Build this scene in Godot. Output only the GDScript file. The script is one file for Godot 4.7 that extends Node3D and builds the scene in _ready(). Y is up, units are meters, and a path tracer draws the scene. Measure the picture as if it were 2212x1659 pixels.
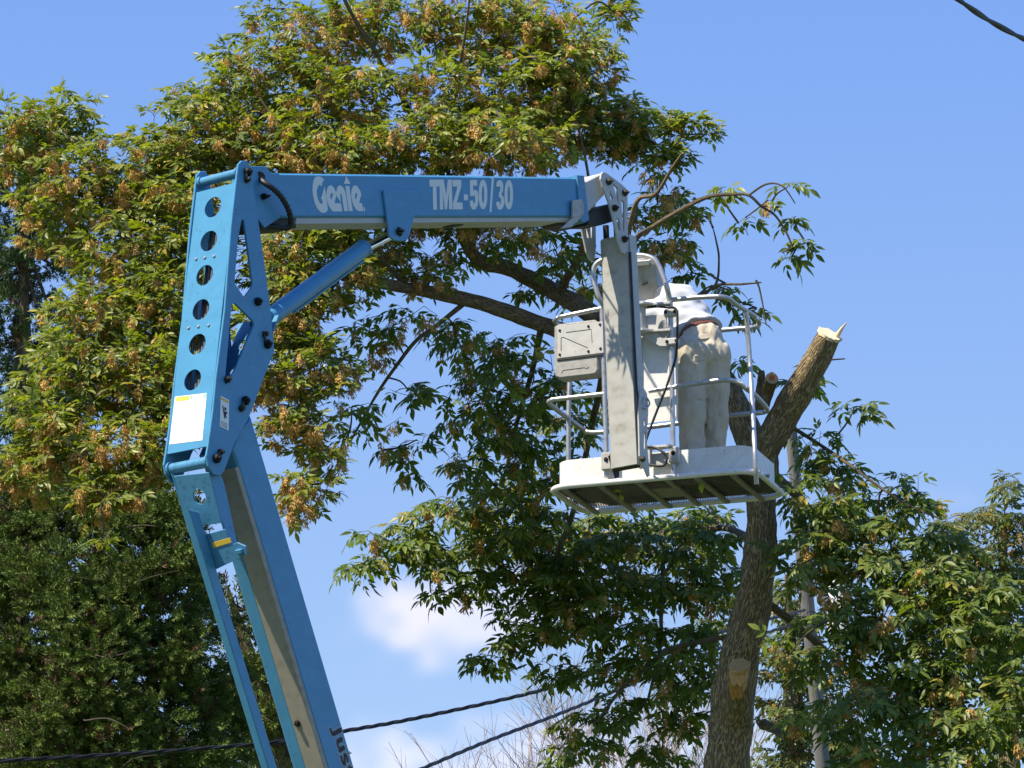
extends Node3D
# A blue articulated boom lift holds a man in a grey basket beside a half-cut maple; seen from below through a long lens.

# ---------------------------------------------------------------- view
const F := 8000.0                     # focal length in units of the sheet 2212 x 1659
const PITCH := 15.5
const EYE := Vector3(0.0, 1.6, 0.0)
var fw := Vector3.FORWARD
var up := Vector3.UP
var rt := Vector3.RIGHT
var SUN := Vector3.UP
var M := {}                           # materials
var rng := RandomNumberGenerator.new()
var taken := {}

# boom plane: origin, horizontal axis away to the right, normal to the right
var BA := Vector3.ZERO
var BD := Vector3.RIGHT
var BN := Vector3.RIGHT

func ray(u: float, v: float) -> Vector3:
	return fw + rt * ((u - 1106.0) / F) + up * ((829.5 - v) / F)

func at(u: float, v: float, d: float) -> Vector3:
	return EYE + ray(u, v) * d

func hit(u: float, v: float, p: Vector3, n: Vector3) -> Vector3:
	var r := ray(u, v)
	return EYE + r * ((p - EYE).dot(n) / r.dot(n))

func bp(u: float, v: float, k := 0.0) -> Vector3:            # a point on the boom's plane, k metres out of it
	return hit(u, v, BA + BN * k, BN)

func flat(p: Vector3) -> Vector2:                            # boom plane coordinates
	return Vector2((p - BA).dot(BD), p.y - BA.y)

func flats(px: Array, k := 0.0) -> PackedVector2Array:
	var o := PackedVector2Array()
	for q in px:
		o.append(flat(bp(q[0], q[1], k)))
	return o

func unflat(q: Vector2, k: float) -> Vector3:
	return BA + BD * q.x + Vector3.UP * q.y + BN * k

# ---------------------------------------------------------------- mesh building
class MB:
	var v := PackedVector3Array()
	var n := PackedVector3Array()
	var t := PackedVector2Array()
	func tri(a: Vector3, b: Vector3, c: Vector3, nn: Vector3) -> void:
		v.append(a)
		if (c - a).cross(b - a).dot(nn) < 0.0:
			v.append(c); v.append(b)
		else:
			v.append(b); v.append(c)
		n.append(nn); n.append(nn); n.append(nn)
		t.append(Vector2(0, 0)); t.append(Vector2(0, 0)); t.append(Vector2(0, 0))
	func quad(a: Vector3, b: Vector3, c: Vector3, d: Vector3, nn: Vector3) -> void:
		tri(a, b, c, nn)
		tri(a, c, d, nn)
	func tri_s(a: Vector3, b: Vector3, c: Vector3, na: Vector3, nb: Vector3, nc: Vector3, ta := Vector2(), tb := Vector2(), tc := Vector2()) -> void:
		v.append(a); n.append(na); t.append(ta)
		if (c - a).cross(b - a).dot(na + nb + nc) < 0.0:
			v.append(c); v.append(b); n.append(nc); n.append(nb); t.append(tc); t.append(tb)
		else:
			v.append(b); v.append(c); n.append(nb); n.append(nc); t.append(tb); t.append(tc)
	func mesh() -> ArrayMesh:
		var m := ArrayMesh.new()
		if v.size() == 0:
			return m
		var a := []
		a.resize(Mesh.ARRAY_MAX)
		a[Mesh.ARRAY_VERTEX] = v
		a[Mesh.ARRAY_NORMAL] = n
		a[Mesh.ARRAY_TEX_UV] = t
		m.add_surface_from_arrays(Mesh.PRIMITIVE_TRIANGLES, a)
		return m

func bevbox(m: MB, c: Vector3, X: Vector3, Y: Vector3, Z: Vector3, hx: float, hy: float, hz: float, b: float) -> void:
	var p := func(sx: float, sy: float, sz: float, w: int) -> Vector3:
		var q := Vector3(sx * (hx - (0.0 if w == 0 else b)), sy * (hy - (0.0 if w == 1 else b)), sz * (hz - (0.0 if w == 2 else b)))
		return c + X * q.x + Y * q.y + Z * q.z
	for s: float in [-1.0, 1.0]:
		m.quad(p.call(s, -1.0, -1.0, 0), p.call(s, 1.0, -1.0, 0), p.call(s, 1.0, 1.0, 0), p.call(s, -1.0, 1.0, 0), X * s)
		m.quad(p.call(-1.0, s, -1.0, 1), p.call(1.0, s, -1.0, 1), p.call(1.0, s, 1.0, 1), p.call(-1.0, s, 1.0, 1), Y * s)
		m.quad(p.call(-1.0, -1.0, s, 2), p.call(1.0, -1.0, s, 2), p.call(1.0, 1.0, s, 2), p.call(-1.0, 1.0, s, 2), Z * s)
		for r: float in [-1.0, 1.0]:
			m.quad(p.call(s, r, -1.0, 0), p.call(s, r, 1.0, 0), p.call(s, r, 1.0, 1), p.call(s, r, -1.0, 1), (X * s + Y * r).normalized())
			m.quad(p.call(s, -1.0, r, 0), p.call(s, 1.0, r, 0), p.call(s, 1.0, r, 2), p.call(s, -1.0, r, 2), (X * s + Z * r).normalized())
			m.quad(p.call(-1.0, s, r, 1), p.call(1.0, s, r, 1), p.call(1.0, s, r, 2), p.call(-1.0, s, r, 2), (Y * s + Z * r).normalized())
			for w: float in [-1.0, 1.0]:
				m.tri(p.call(s, r, w, 0), p.call(s, r, w, 1), p.call(s, r, w, 2), (X * s + Y * r + Z * w).normalized())

func area2(p: PackedVector2Array) -> float:
	var a := 0.0
	for i in p.size():
		a += p[i].cross(p[(i + 1) % p.size()])
	return a

func inset(p: PackedVector2Array, b: float) -> PackedVector2Array:
	var s := signf(area2(p))
	var o := PackedVector2Array()
	var c := p.size()
	for i in c:
		var e0 := (p[i] - p[(i + c - 1) % c]).normalized()
		var e1 := (p[(i + 1) % c] - p[i]).normalized()
		var n0 := Vector2(-e0.y, e0.x) * s
		var n1 := Vector2(-e1.y, e1.x) * s
		var h := (n0 + n1).normalized()
		o.append(p[i] + h * b / maxf(0.4, h.dot(n0)))
	return o

# a flat plate with holes: outline in x, y; from z0 to z1; small chamfers along the outline
func plate(m: MB, poly: PackedVector2Array, holes: Array, O: Vector3, ex: Vector3, ey: Vector3, z0: float, z1: float, b := 0.0) -> void:
	var ez := ex.cross(ey).normalized()
	var lo := minf(z0, z1)
	var hi := maxf(z0, z1)
	var inner := inset(poly, b) if b > 0.0 else poly
	var box := Rect2(poly[0], Vector2.ZERO)
	for q in poly:
		box = box.expand(q)
	box = box.grow(1.0)
	var cuts := [box.position.y, box.end.y]
	for h: PackedVector2Array in holes:
		var c := Vector2.ZERO
		for q in h:
			c += q / h.size()
		cuts.append(c.y + 0.00013)
	cuts.sort()
	for i in cuts.size() - 1:
		var slab := PackedVector2Array([Vector2(box.position.x, cuts[i]), Vector2(box.end.x, cuts[i]), Vector2(box.end.x, cuts[i + 1]), Vector2(box.position.x, cuts[i + 1])])
		var parts := Geometry2D.intersect_polygons(inner, slab)
		for h: PackedVector2Array in holes:
			var next := []
			for q in parts:
				next.append_array(Geometry2D.clip_polygons(q, h))
			parts.assign(next)
		for q: PackedVector2Array in parts:
			var ix := Geometry2D.triangulate_polygon(q)
			for j in range(0, ix.size(), 3):
				for z: float in [lo, hi]:
					m.tri(O + ex * q[ix[j]].x + ey * q[ix[j]].y + ez * z, O + ex * q[ix[j + 1]].x + ey * q[ix[j + 1]].y + ez * z, O + ex * q[ix[j + 2]].x + ey * q[ix[j + 2]].y + ez * z, ez if z == hi else -ez)
	var s := signf(area2(poly))
	var c := poly.size()
	for i in c:
		var a := poly[i]
		var d := poly[(i + 1) % c]
		var e := (d - a).normalized()
		var nn := (ex * e.y - ey * e.x) * s
		var ia := inner[i]
		var id := inner[(i + 1) % c]
		m.quad(O + ex * a.x + ey * a.y + ez * (lo + b), O + ex * d.x + ey * d.y + ez * (lo + b), O + ex * d.x + ey * d.y + ez * (hi - b), O + ex * a.x + ey * a.y + ez * (hi - b), nn)
		if b > 0.0:
			m.quad(O + ex * a.x + ey * a.y + ez * (hi - b), O + ex * d.x + ey * d.y + ez * (hi - b), O + ex * id.x + ey * id.y + ez * hi, O + ex * ia.x + ey * ia.y + ez * hi, (nn + ez).normalized())
			m.quad(O + ex * a.x + ey * a.y + ez * (lo + b), O + ex * d.x + ey * d.y + ez * (lo + b), O + ex * id.x + ey * id.y + ez * lo, O + ex * ia.x + ey * ia.y + ez * lo, (nn - ez).normalized())
	for h: PackedVector2Array in holes:
		var sh := signf(area2(h))
		for i in h.size():
			var a := h[i]
			var d := h[(i + 1) % h.size()]
			var e := (d - a).normalized()
			m.quad(O + ex * a.x + ey * a.y + ez * lo, O + ex * d.x + ey * d.y + ez * lo, O + ex * d.x + ey * d.y + ez * hi, O + ex * a.x + ey * a.y + ez * hi, -(ex * e.y - ey * e.x) * sh)

func bplate(m: MB, px: Array, holes: Array, k0: float, k1: float, b := 0.002) -> void:
	var hs := []
	for h in holes:
		hs.append(flats(h, maxf(k0, k1)))
	plate(m, flats(px, maxf(k0, k1)), hs, BA, BD, Vector3.UP, k0, k1, b)   # BD x UP points along BN

func disc2(c: Vector2, r: float, n := 20) -> PackedVector2Array:
	var o := PackedVector2Array()
	for i in n:
		o.append(c + Vector2.from_angle(TAU * i / n) * r)
	return o

func smooth(p: Array, step: int) -> PackedVector3Array:
	var o := PackedVector3Array()
	for i in p.size() - 1:
		var a: Vector3 = p[maxi(i - 1, 0)]
		var b: Vector3 = p[i]
		var c: Vector3 = p[i + 1]
		var d: Vector3 = p[mini(i + 2, p.size() - 1)]
		for j in step:
			o.append(b.cubic_interpolate(c, a, d, float(j) / step))
	o.append(p[p.size() - 1])
	return o

func radii(p: Array, step: int) -> PackedFloat32Array:
	var o := PackedFloat32Array()
	for i in p.size() - 1:
		for j in step:
			o.append(lerpf(p[i], p[i + 1], float(j) / step))
	o.append(p[p.size() - 1])
	return o

func tube(m: MB, p: PackedVector3Array, r: PackedFloat32Array, sides: int, caps := true, rough: FastNoiseLite = null, amp := 0.0, vscale := 1.0) -> void:
	var c := p.size()
	var rings: Array[PackedVector3Array] = []
	var norms: Array[PackedVector3Array] = []
	var tan0 := (p[1] - p[0]).normalized()
	var x := tan0.cross(Vector3(0.31, 0.77, 0.55)).normalized()
	var lens := PackedFloat32Array()
	var run := 0.0
	for i in c:
		var tg := (p[mini(i + 1, c - 1)] - p[maxi(i - 1, 0)]).normalized()
		x = (x - tg * x.dot(tg)).normalized()
		var y := tg.cross(x)
		var ring := PackedVector3Array()
		var nr := PackedVector3Array()
		var rr := r[mini(i, r.size() - 1)]
		if i > 0:
			run += p[i].distance_to(p[i - 1])
		lens.append(run * vscale)
		for j in sides:
			var a := TAU * j / sides
			var d := x * cos(a) + y * sin(a)
			var q := rr
			if rough:
				q += rough.get_noise_3dv(p[i] + d * rr) * amp
			ring.append(p[i] + d * q)
			nr.append(d)
		rings.append(ring)
		norms.append(nr)
	for i in c - 1:
		for j in sides:
			var k := (j + 1) % sides
			var u0 := float(j) / sides
			var u1 := float(j + 1) / sides
			m.tri_s(rings[i][j], rings[i][k], rings[i + 1][k], norms[i][j], norms[i][k], norms[i + 1][k], Vector2(u0, lens[i]), Vector2(u1, lens[i]), Vector2(u1, lens[i + 1]))
			m.tri_s(rings[i][j], rings[i + 1][k], rings[i + 1][j], norms[i][j], norms[i + 1][k], norms[i + 1][j], Vector2(u0, lens[i]), Vector2(u1, lens[i + 1]), Vector2(u0, lens[i + 1]))
	if caps:
		for e in [0, c - 1]:
			var tg: Vector3 = (p[0] - p[1]).normalized() if e == 0 else (p[c - 1] - p[c - 2]).normalized()
			var mid: Vector3 = p[e]
			for j in sides:
				m.tri(mid, rings[e][j], rings[e][(j + 1) % sides], tg)

func rod(m: MB, a: Vector3, b: Vector3, r: float, sides := 14) -> void:
	tube(m, PackedVector3Array([a, b]), PackedFloat32Array([r, r]), sides)

# ---------------------------------------------------------------- nodes
func numbered(called: String) -> String:
	taken[called] = taken.get(called, -1) + 1
	return called if taken[called] == 0 else "%s_%03d" % [called, taken[called]]

func tag(o: Node, label: String, category := "", group := "", kind := "") -> Node:
	if label:
		o.set_meta("label", label)
	if category:
		o.set_meta("category", category)
	if group:
		o.set_meta("group", group)
	if kind:
		o.set_meta("kind", kind)
	return o

func thing(called: String, where: Vector3, label: String, category: String, group := "") -> Node3D:
	var o := Node3D.new()
	o.name = numbered(called)
	add_child(o)
	o.position = where
	tag(o, label, category, group)
	return o

func put(called: String, mesh: Mesh, mat: Material, parent: Node3D) -> MeshInstance3D:   # vertices are given in the world; parts of a thing sit back by its origin
	var o := MeshInstance3D.new()
	o.name = called if parent != self else numbered(called)
	o.mesh = mesh
	o.material_override = mat
	parent.add_child(o, true)
	if parent != self and parent.get_parent() == self:
		o.position = -parent.position
	return o

func part(called: String, m: MB, mat: Material, parent: Node3D) -> MeshInstance3D:
	return put(called, m.mesh(), mat, parent)

# ---------------------------------------------------------------- materials
func lin(r: float, g: float, b: float) -> Color:
	return Color(r, g, b).linear_to_srgb()

func noise_tex(sd: int, freq: float, stops: Array, size := 256, oct := 4, normal := 0.0) -> NoiseTexture2D:
	var n := FastNoiseLite.new()
	n.seed = sd
	n.noise_type = FastNoiseLite.TYPE_SIMPLEX_SMOOTH
	n.frequency = freq
	n.fractal_octaves = oct
	var t := NoiseTexture2D.new()
	t.width = size
	t.height = size
	t.seamless = true
	t.noise = n
	if normal > 0.0:
		t.as_normal_map = true
		t.bump_strength = normal
	if stops.size():
		var g := Gradient.new()
		g.offsets = PackedFloat32Array(stops.map(func(s): return s[0]))
		g.colors = PackedColorArray(stops.map(func(s): return s[1]))
		t.color_ramp = g
	return t

func mat(c: Color, rough: float, metal := 0.0) -> StandardMaterial3D:
	var m := StandardMaterial3D.new()
	m.albedo_color = c
	m.roughness = rough
	m.metallic = metal
	m.cull_mode = BaseMaterial3D.CULL_DISABLED
	return m

func world_tex(m: StandardMaterial3D, alb: Texture2D, scale: float, bump: Texture2D = null, depth := 0.0) -> StandardMaterial3D:
	m.uv1_triplanar = true
	m.uv1_world_triplanar = true
	m.uv1_scale = Vector3.ONE * scale
	if alb:
		m.albedo_texture = alb
	if bump:
		m.heightmap_enabled = true
		m.heightmap_texture = bump
		m.heightmap_scale = depth
	return m

func make_materials() -> void:
	var g := func(x: float) -> Color: return Color(x, x, x)
	var wear := noise_tex(3, 0.012, [[0.0, g.call(0.80)], [0.35, g.call(0.93)], [0.6, g.call(1.0)], [1.0, g.call(0.95)]], 512, 5)
	var chips := noise_tex(5, 0.02, [[0.0, Color(0.45, 0.36, 0.28)], [0.17, Color(0.62, 0.56, 0.5)], [0.21, g.call(0.9)], [0.5, g.call(1.0)], [1.0, g.call(0.94)]], 512, 5)
	var fine := noise_tex(8, 0.06, [], 256, 3)
	var wr := RandomNumberGenerator.new()
	wr.seed = 77
	var pi := Image.create(1024, 1024, false, Image.FORMAT_RGB8)
	var pn := FastNoiseLite.new()
	pn.seed = 15
	pn.frequency = 1.0
	pn.fractal_octaves = 4
	for y in 1024:
		for x in 1024:
			var a := TAU * x / 1024.0
			var b := TAU * y / 1024.0
			var q := 0.95 + 0.07 * pn.get_noise_3d(cos(a) * 2.2, sin(a) * 2.2 + cos(b) * 2.2, sin(b) * 2.2)
			pi.set_pixel(x, y, Color(q, q, q))
	for i in 260:                          # scratches and scuffs
		var p := Vector2(wr.randf() * 1024.0, wr.randf() * 1024.0)
		var d := Vector2.from_angle(wr.randf_range(-0.5, 0.5) + (PI / 2 if wr.randf() < 0.3 else 0.0))
		var bright := wr.randf() < 0.55
		for j in wr.randi_range(12, 90):
			var q := p + d * j
			var o := pi.get_pixel(posmod(int(q.x), 1024), posmod(int(q.y), 1024))
			pi.set_pixel(posmod(int(q.x), 1024), posmod(int(q.y), 1024), o.lerp(Color(1, 1, 1) if bright else Color(0.5, 0.47, 0.42), 0.45))
	for i in 90:                           # chips gone to rust, each with a short run below it
		var p := Vector2i(wr.randi_range(0, 1023), wr.randi_range(0, 1023))
		var r := wr.randf_range(0.8, 3.2)
		for dy in range(-4, 26):
			for dx in range(-4, 5):
				var inside := Vector2(dx, dy).length() < r
				var run := dy > 0 and absf(dx) < r * 0.6 and dy < r * 7.0
				if inside or run:
					var k := 0.8 if inside else 0.28 * (1.0 - dy / (r * 7.0))
					var o := pi.get_pixel(posmod(p.x + dx, 1024), posmod(p.y + dy, 1024))
					pi.set_pixel(posmod(p.x + dx, 1024), posmod(p.y + dy, 1024), o.lerp(Color(0.55, 0.36, 0.24), k))
	var paint := ImageTexture.create_from_image(pi)
	M.blue = world_tex(mat(lin(0.075, 0.29, 0.50), 0.36), paint, 0.55)
	M.blue_worn = world_tex(mat(lin(0.07, 0.25, 0.44), 0.42), chips, 1.8)
	M.grey_cover = world_tex(mat(lin(0.33, 0.30, 0.24), 0.5), wear, 2.0)
	M.silver = world_tex(mat(lin(0.52, 0.515, 0.50), 0.5), paint, 0.8)
	M.silver_worn = world_tex(mat(lin(0.46, 0.45, 0.42), 0.5), noise_tex(6, 0.015, [[0.0, Color(0.74, 0.72, 0.68)], [0.4, g.call(0.93)], [1.0, g.call(1.0)]], 512, 5), 1.3)
	M.tube = world_tex(mat(lin(0.52, 0.52, 0.52), 0.33, 0.65), wear, 2.2)
	M.toe = world_tex(mat(lin(0.78, 0.77, 0.75), 0.42), paint, 0.7)
	M.bolt = world_tex(mat(lin(0.30, 0.26, 0.19), 0.38, 0.8), fine, 6.0)
	M.bolt_dark = world_tex(mat(lin(0.05, 0.045, 0.04), 0.5, 0.4), fine, 6.0)
	M.chrome = mat(lin(0.75, 0.76, 0.78), 0.14, 1.0)
	M.rubber = mat(lin(0.018, 0.018, 0.02), 0.5)
	M.hose = mat(lin(0.07, 0.07, 0.075), 0.45)
	M.dark_steel = world_tex(mat(lin(0.035, 0.032, 0.03), 0.6, 0.3), wear, 3.0)
	M.joist = world_tex(mat(lin(0.26, 0.25, 0.22), 0.6), chips, 2.0)
	M.grating = world_tex(mat(lin(0.10, 0.095, 0.085), 0.7), chips, 3.0)
	M.box_plastic = world_tex(mat(lin(0.36, 0.35, 0.335), 0.6), wear, 2.4)
	M.letter = mat(lin(0.72, 0.73, 0.70), 0.6)
	M.letter_dark = mat(lin(0.012, 0.014, 0.028), 0.55)
	M.letter_rim = mat(lin(0.45, 0.5, 0.5), 0.6)
	M.decal = mat(lin(0.82, 0.82, 0.8), 0.5)
	M.decal_yellow = mat(lin(0.75, 0.5, 0.06), 0.5)
	M.decal_green = mat(lin(0.3, 0.55, 0.42), 0.5)
	M.decal_ink = mat(lin(0.03, 0.03, 0.04), 0.6)
	M.cable = mat(lin(0.012, 0.012, 0.015), 0.55)
	M.skin = mat(lin(0.46, 0.19, 0.11), 0.55)
	M.hair = mat(lin(0.05, 0.035, 0.025), 0.7)
	M.shirt = world_tex(mat(lin(0.55, 0.575, 0.63), 0.9), noise_tex(21, 0.2, [[0.0, g.call(0.9)], [1.0, g.call(1.0)]], 256, 3), 5.0)
	M.trousers = world_tex(mat(lin(0.55, 0.49, 0.39), 0.9), noise_tex(22, 0.02, [[0.0, Color(0.88, 0.86, 0.83)], [0.4, g.call(0.97)], [1.0, g.call(1.0)]], 256, 5), 1.5)
	M.belt = mat(lin(0.16, 0.05, 0.03), 0.5)
	M.boot = mat(lin(0.09, 0.05, 0.028), 0.6)
	# bark: ridges that run along the limb
	var n := FastNoiseLite.new()
	n.seed = 4
	n.frequency = 1.0
	n.fractal_octaves = 3
	var W := 256
	var H := 512
	var ai := Image.create(W, H, false, Image.FORMAT_RGB8)
	var hi := Image.create(W, H, false, Image.FORMAT_RGB8)
	for y in H:
		for x in W:
			var a := TAU * x / W
			var b := TAU * y / H
			var ridge := 1.0 - absf(n.get_noise_3d(cos(a) * 3.6, sin(a) * 3.6 + cos(b) * 1.7, sin(b) * 1.7)) * 2.8
			var fine2 := n.get_noise_3d(cos(a) * 14.0 + 7.0, sin(a) * 14.0 + cos(b) * 16.0, sin(b) * 16.0)
			var h := clampf(ridge * 0.85 + fine2 * 0.2 + 0.1, 0.0, 1.0)
			h = 1.0 - h
			hi.set_pixel(x, y, Color(1.0 - h, 1.0 - h, 1.0 - h))
			var lich := n.get_noise_3d(cos(a) * 2.5 + 90.0, sin(a) * 2.5 + cos(b) * 3.0, sin(b) * 3.0)
			var c := Color(0.78, 0.70, 0.56).lerp(Color(0.46, 0.39, 0.30), smoothstep(0.15, 0.9, h))
			if lich > 0.08:
				c = c.lerp(Color(0.66, 0.58, 0.30), clampf((lich - 0.08) * 3.0, 0.0, 0.55) * (1.0 - h))
			ai.set_pixel(x, y, c)
	M.bark = mat(Color.WHITE, 0.95)
	M.bark.albedo_texture = ImageTexture.create_from_image(ai)
	M.bark.heightmap_enabled = true
	M.bark.heightmap_texture = ImageTexture.create_from_image(hi)
	M.bark.heightmap_scale = 2.6
	M.bark.uv1_scale = Vector3(2.0, 1.0, 1.0)
	M.twig = world_tex(mat(lin(0.13, 0.10, 0.075), 0.9), noise_tex(31, 0.05, [[0.0, g.call(0.6)], [1.0, g.call(1.0)]], 128, 3), 3.0)
	M.twig_grey = mat(lin(0.34, 0.28, 0.25), 0.9)
	# fresh cut wood with rings: colour by noise only, heart darker
	M.cut = world_tex(mat(lin(0.62, 0.40, 0.17), 0.8), noise_tex(33, 0.05, [[0.0, Color(0.75, 0.62, 0.45)], [0.5, g.call(0.95)], [1.0, g.call(1.0)]], 256, 4), 6.0)
	M.heart = mat(lin(0.40, 0.10, 0.05), 0.8)
	M.cut_pale = mat(lin(0.72, 0.60, 0.40), 0.8)
	M.cut_yellow = world_tex(mat(lin(0.50, 0.26, 0.04), 0.8), noise_tex(34, 0.04, [[0.0, Color(0.5, 0.4, 0.3)], [0.5, g.call(0.9)], [1.0, g.call(1.0)]], 256, 4), 5.0)
	var pole_tex := noise_tex(36, 0.05, [[0.0, g.call(0.45)], [0.45, g.call(0.8)], [1.0, g.call(1.0)]], 256, 4)
	M.pole = mat(lin(0.27, 0.26, 0.25), 0.9)
	M.pole.albedo_texture = pole_tex
	M.pole.uv1_scale = Vector3(4.0, 0.25, 1.0)
	M.insulator = mat(lin(0.72, 0.72, 0.74), 0.4)
	var leaf := mat(Color.WHITE, 0.42)
	leaf.vertex_color_use_as_albedo = true
	leaf.backlight_enabled = true
	leaf.backlight = lin(0.9, 1.0, 0.22)
	M.leaf = leaf
	var seed_m := mat(Color.WHITE, 0.75)
	seed_m.vertex_color_use_as_albedo = true
	seed_m.backlight_enabled = true
	seed_m.backlight = lin(0.6, 0.42, 0.18)
	M.seed = seed_m
	var needle := mat(Color.WHITE, 0.7)
	needle.vertex_color_use_as_albedo = true
	M.needle = needle
	M.ground = world_tex(mat(lin(0.07, 0.10, 0.03), 0.95), noise_tex(41, 0.02, [[0.0, Color(0.65, 0.6, 0.45)], [0.5, g.call(0.9)], [1.0, g.call(1.0)]], 512, 5), 0.25)

# ---------------------------------------------------------------- scene
func _ready() -> void:
	rng.seed = 7
	# camera
	var cam := Camera3D.new()
	cam.name = "camera"
	add_child(cam)
	cam.position = EYE
	cam.rotation_degrees = Vector3(PITCH, 0, 0)
	cam.fov = rad_to_deg(2.0 * atan(829.5 / F))
	cam.far = 2000.0
	cam.current = true
	fw = -cam.basis.z
	up = cam.basis.y
	rt = cam.basis.x
	# sky, sun, exposure
	var env := Environment.new()
	env.background_mode = Environment.BG_SKY
	env.tonemap_mode = Environment.TONE_MAPPER_LINEAR
	env.tonemap_exposure = 1.65
	env.sdfgi_enabled = true
	env.ssao_enabled = true
	env.ssil_enabled = true
	var sm := ProceduralSkyMaterial.new()
	sm.sky_top_color = lin(0.070, 0.182, 0.525)
	sm.sky_horizon_color = lin(0.455, 0.60, 0.66)
	sm.sky_curve = 0.15
	sm.ground_bottom_color = lin(0.10, 0.11, 0.07)
	sm.ground_horizon_color = lin(0.32, 0.36, 0.36)
	sm.sun_angle_max = 2.0
	sm.sky_cover = clouds()
	sm.sky_cover_modulate = Color(1, 1, 1, 1)
	var sky := Sky.new()
	sky.sky_material = sm
	env.sky = sky
	var we := WorldEnvironment.new()
	we.name = "environment"
	we.environment = env
	add_child(we)
	var el := deg_to_rad(53.0)
	SUN = Vector3(-0.83 * cos(el), sin(el), 0.558 * cos(el)).normalized()
	var sun := DirectionalLight3D.new()
	sun.name = "sun"
	add_child(sun)
	sun.look_at_from_position(SUN * 50.0, Vector3.ZERO, Vector3.UP)
	sun.light_energy = 1.6
	sun.light_color = Color(1.0, 0.955, 0.87)
	sun.light_angular_distance = 0.53
	sun.shadow_enabled = true
	# the boom's plane
	var th := deg_to_rad(53.0)
	BD = Vector3(cos(th), 0, -sin(th))
	BN = Vector3(sin(th), 0, cos(th))
	BA = at(500, 700, 20.6)
	make_materials()
	build_ground()
	build_pole_and_cables()
	make_leaf_meshes()
	build_maple()
	build_back_trees()
	build_lift()
	build_person()

func clouds() -> ImageTexture:                 # fair-weather puffs low over the horizon, all round
	var W := 2048
	var H := 1024
	var im := Image.create(W, H, false, Image.FORMAT_RGBAF)
	var n := FastNoiseLite.new()
	n.seed = 12
	n.frequency = 0.035
	n.fractal_octaves = 4
	var puffs := []
	var r := RandomNumberGenerator.new()
	r.seed = 5
	for i in 90:
		puffs.append([r.randf_range(-180, 180), r.randf_range(3.0, 13.0), r.randf_range(1.2, 3.4), r.randf_range(0.5, 1.1), r.randf_range(0.2, 0.5)])
	puffs = puffs.filter(func(q): return absf(q[0]) > 11.0)
	puffs.append_array([[-0.9, 11.9, 1.45, 0.72, 0.75], [-1.6, 12.0, 0.75, 0.55, 0.5], [0.6, 12.2, 1.1, 0.7, 0.6], [0.2, 9.4, 2.8, 0.9, 0.6], [-2.6, 9.7, 1.3, 0.5, 0.35], [6.5, 13.6, 0.9, 0.25, 0.10], [3.0, 10.0, 2.2, 0.6, 0.35]])
	var buf := {}
	for q in puffs:
		var x0 := int((q[0] - q[2] * 2.4) / 360.0 * W)
		var x1 := int((q[0] + q[2] * 2.4) / 360.0 * W)
		var y0 := int((90.0 - q[1] - q[3] * 2.6) / 180.0 * H)
		var y1 := int((90.0 - q[1] + q[3] * 2.6) / 180.0 * H)
		for y in range(y0, mini(y1, H / 2 - 2)):
			for x in range(x0, x1):
				var az := (x + 0.5) / W * 360.0
				var e := 90.0 - (y + 0.5) / H * 180.0
				var d := Vector2((az - q[0]) / q[2], (e - q[1]) / q[3]).length()
				d += n.get_noise_2d(x * 6.0, y * 9.0) * 0.75
				var a: float = q[4] * smoothstep(1.25, 0.25, d)
				if a > 0.0:
					var key := posmod(x, W) + y * W
					buf[key] = 1.0 - (1.0 - buf.get(key, 0.0)) * (1.0 - a)
	for key: int in buf:
		var a: float = buf[key]
		im.set_pixel(key % W, key / W, Color(0.38, 0.24, 0.13, a))
	return ImageTexture.create_from_image(im)

func build_ground() -> void:
	var g := PlaneMesh.new()
	g.size = Vector2(1600, 1600)
	g.subdivide_width = 4
	g.subdivide_depth = 4
	var o := put("ground", g, M.ground, self)
	tag(o, "grassy ground below the lift and the trees", "", "", "structure")

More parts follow.
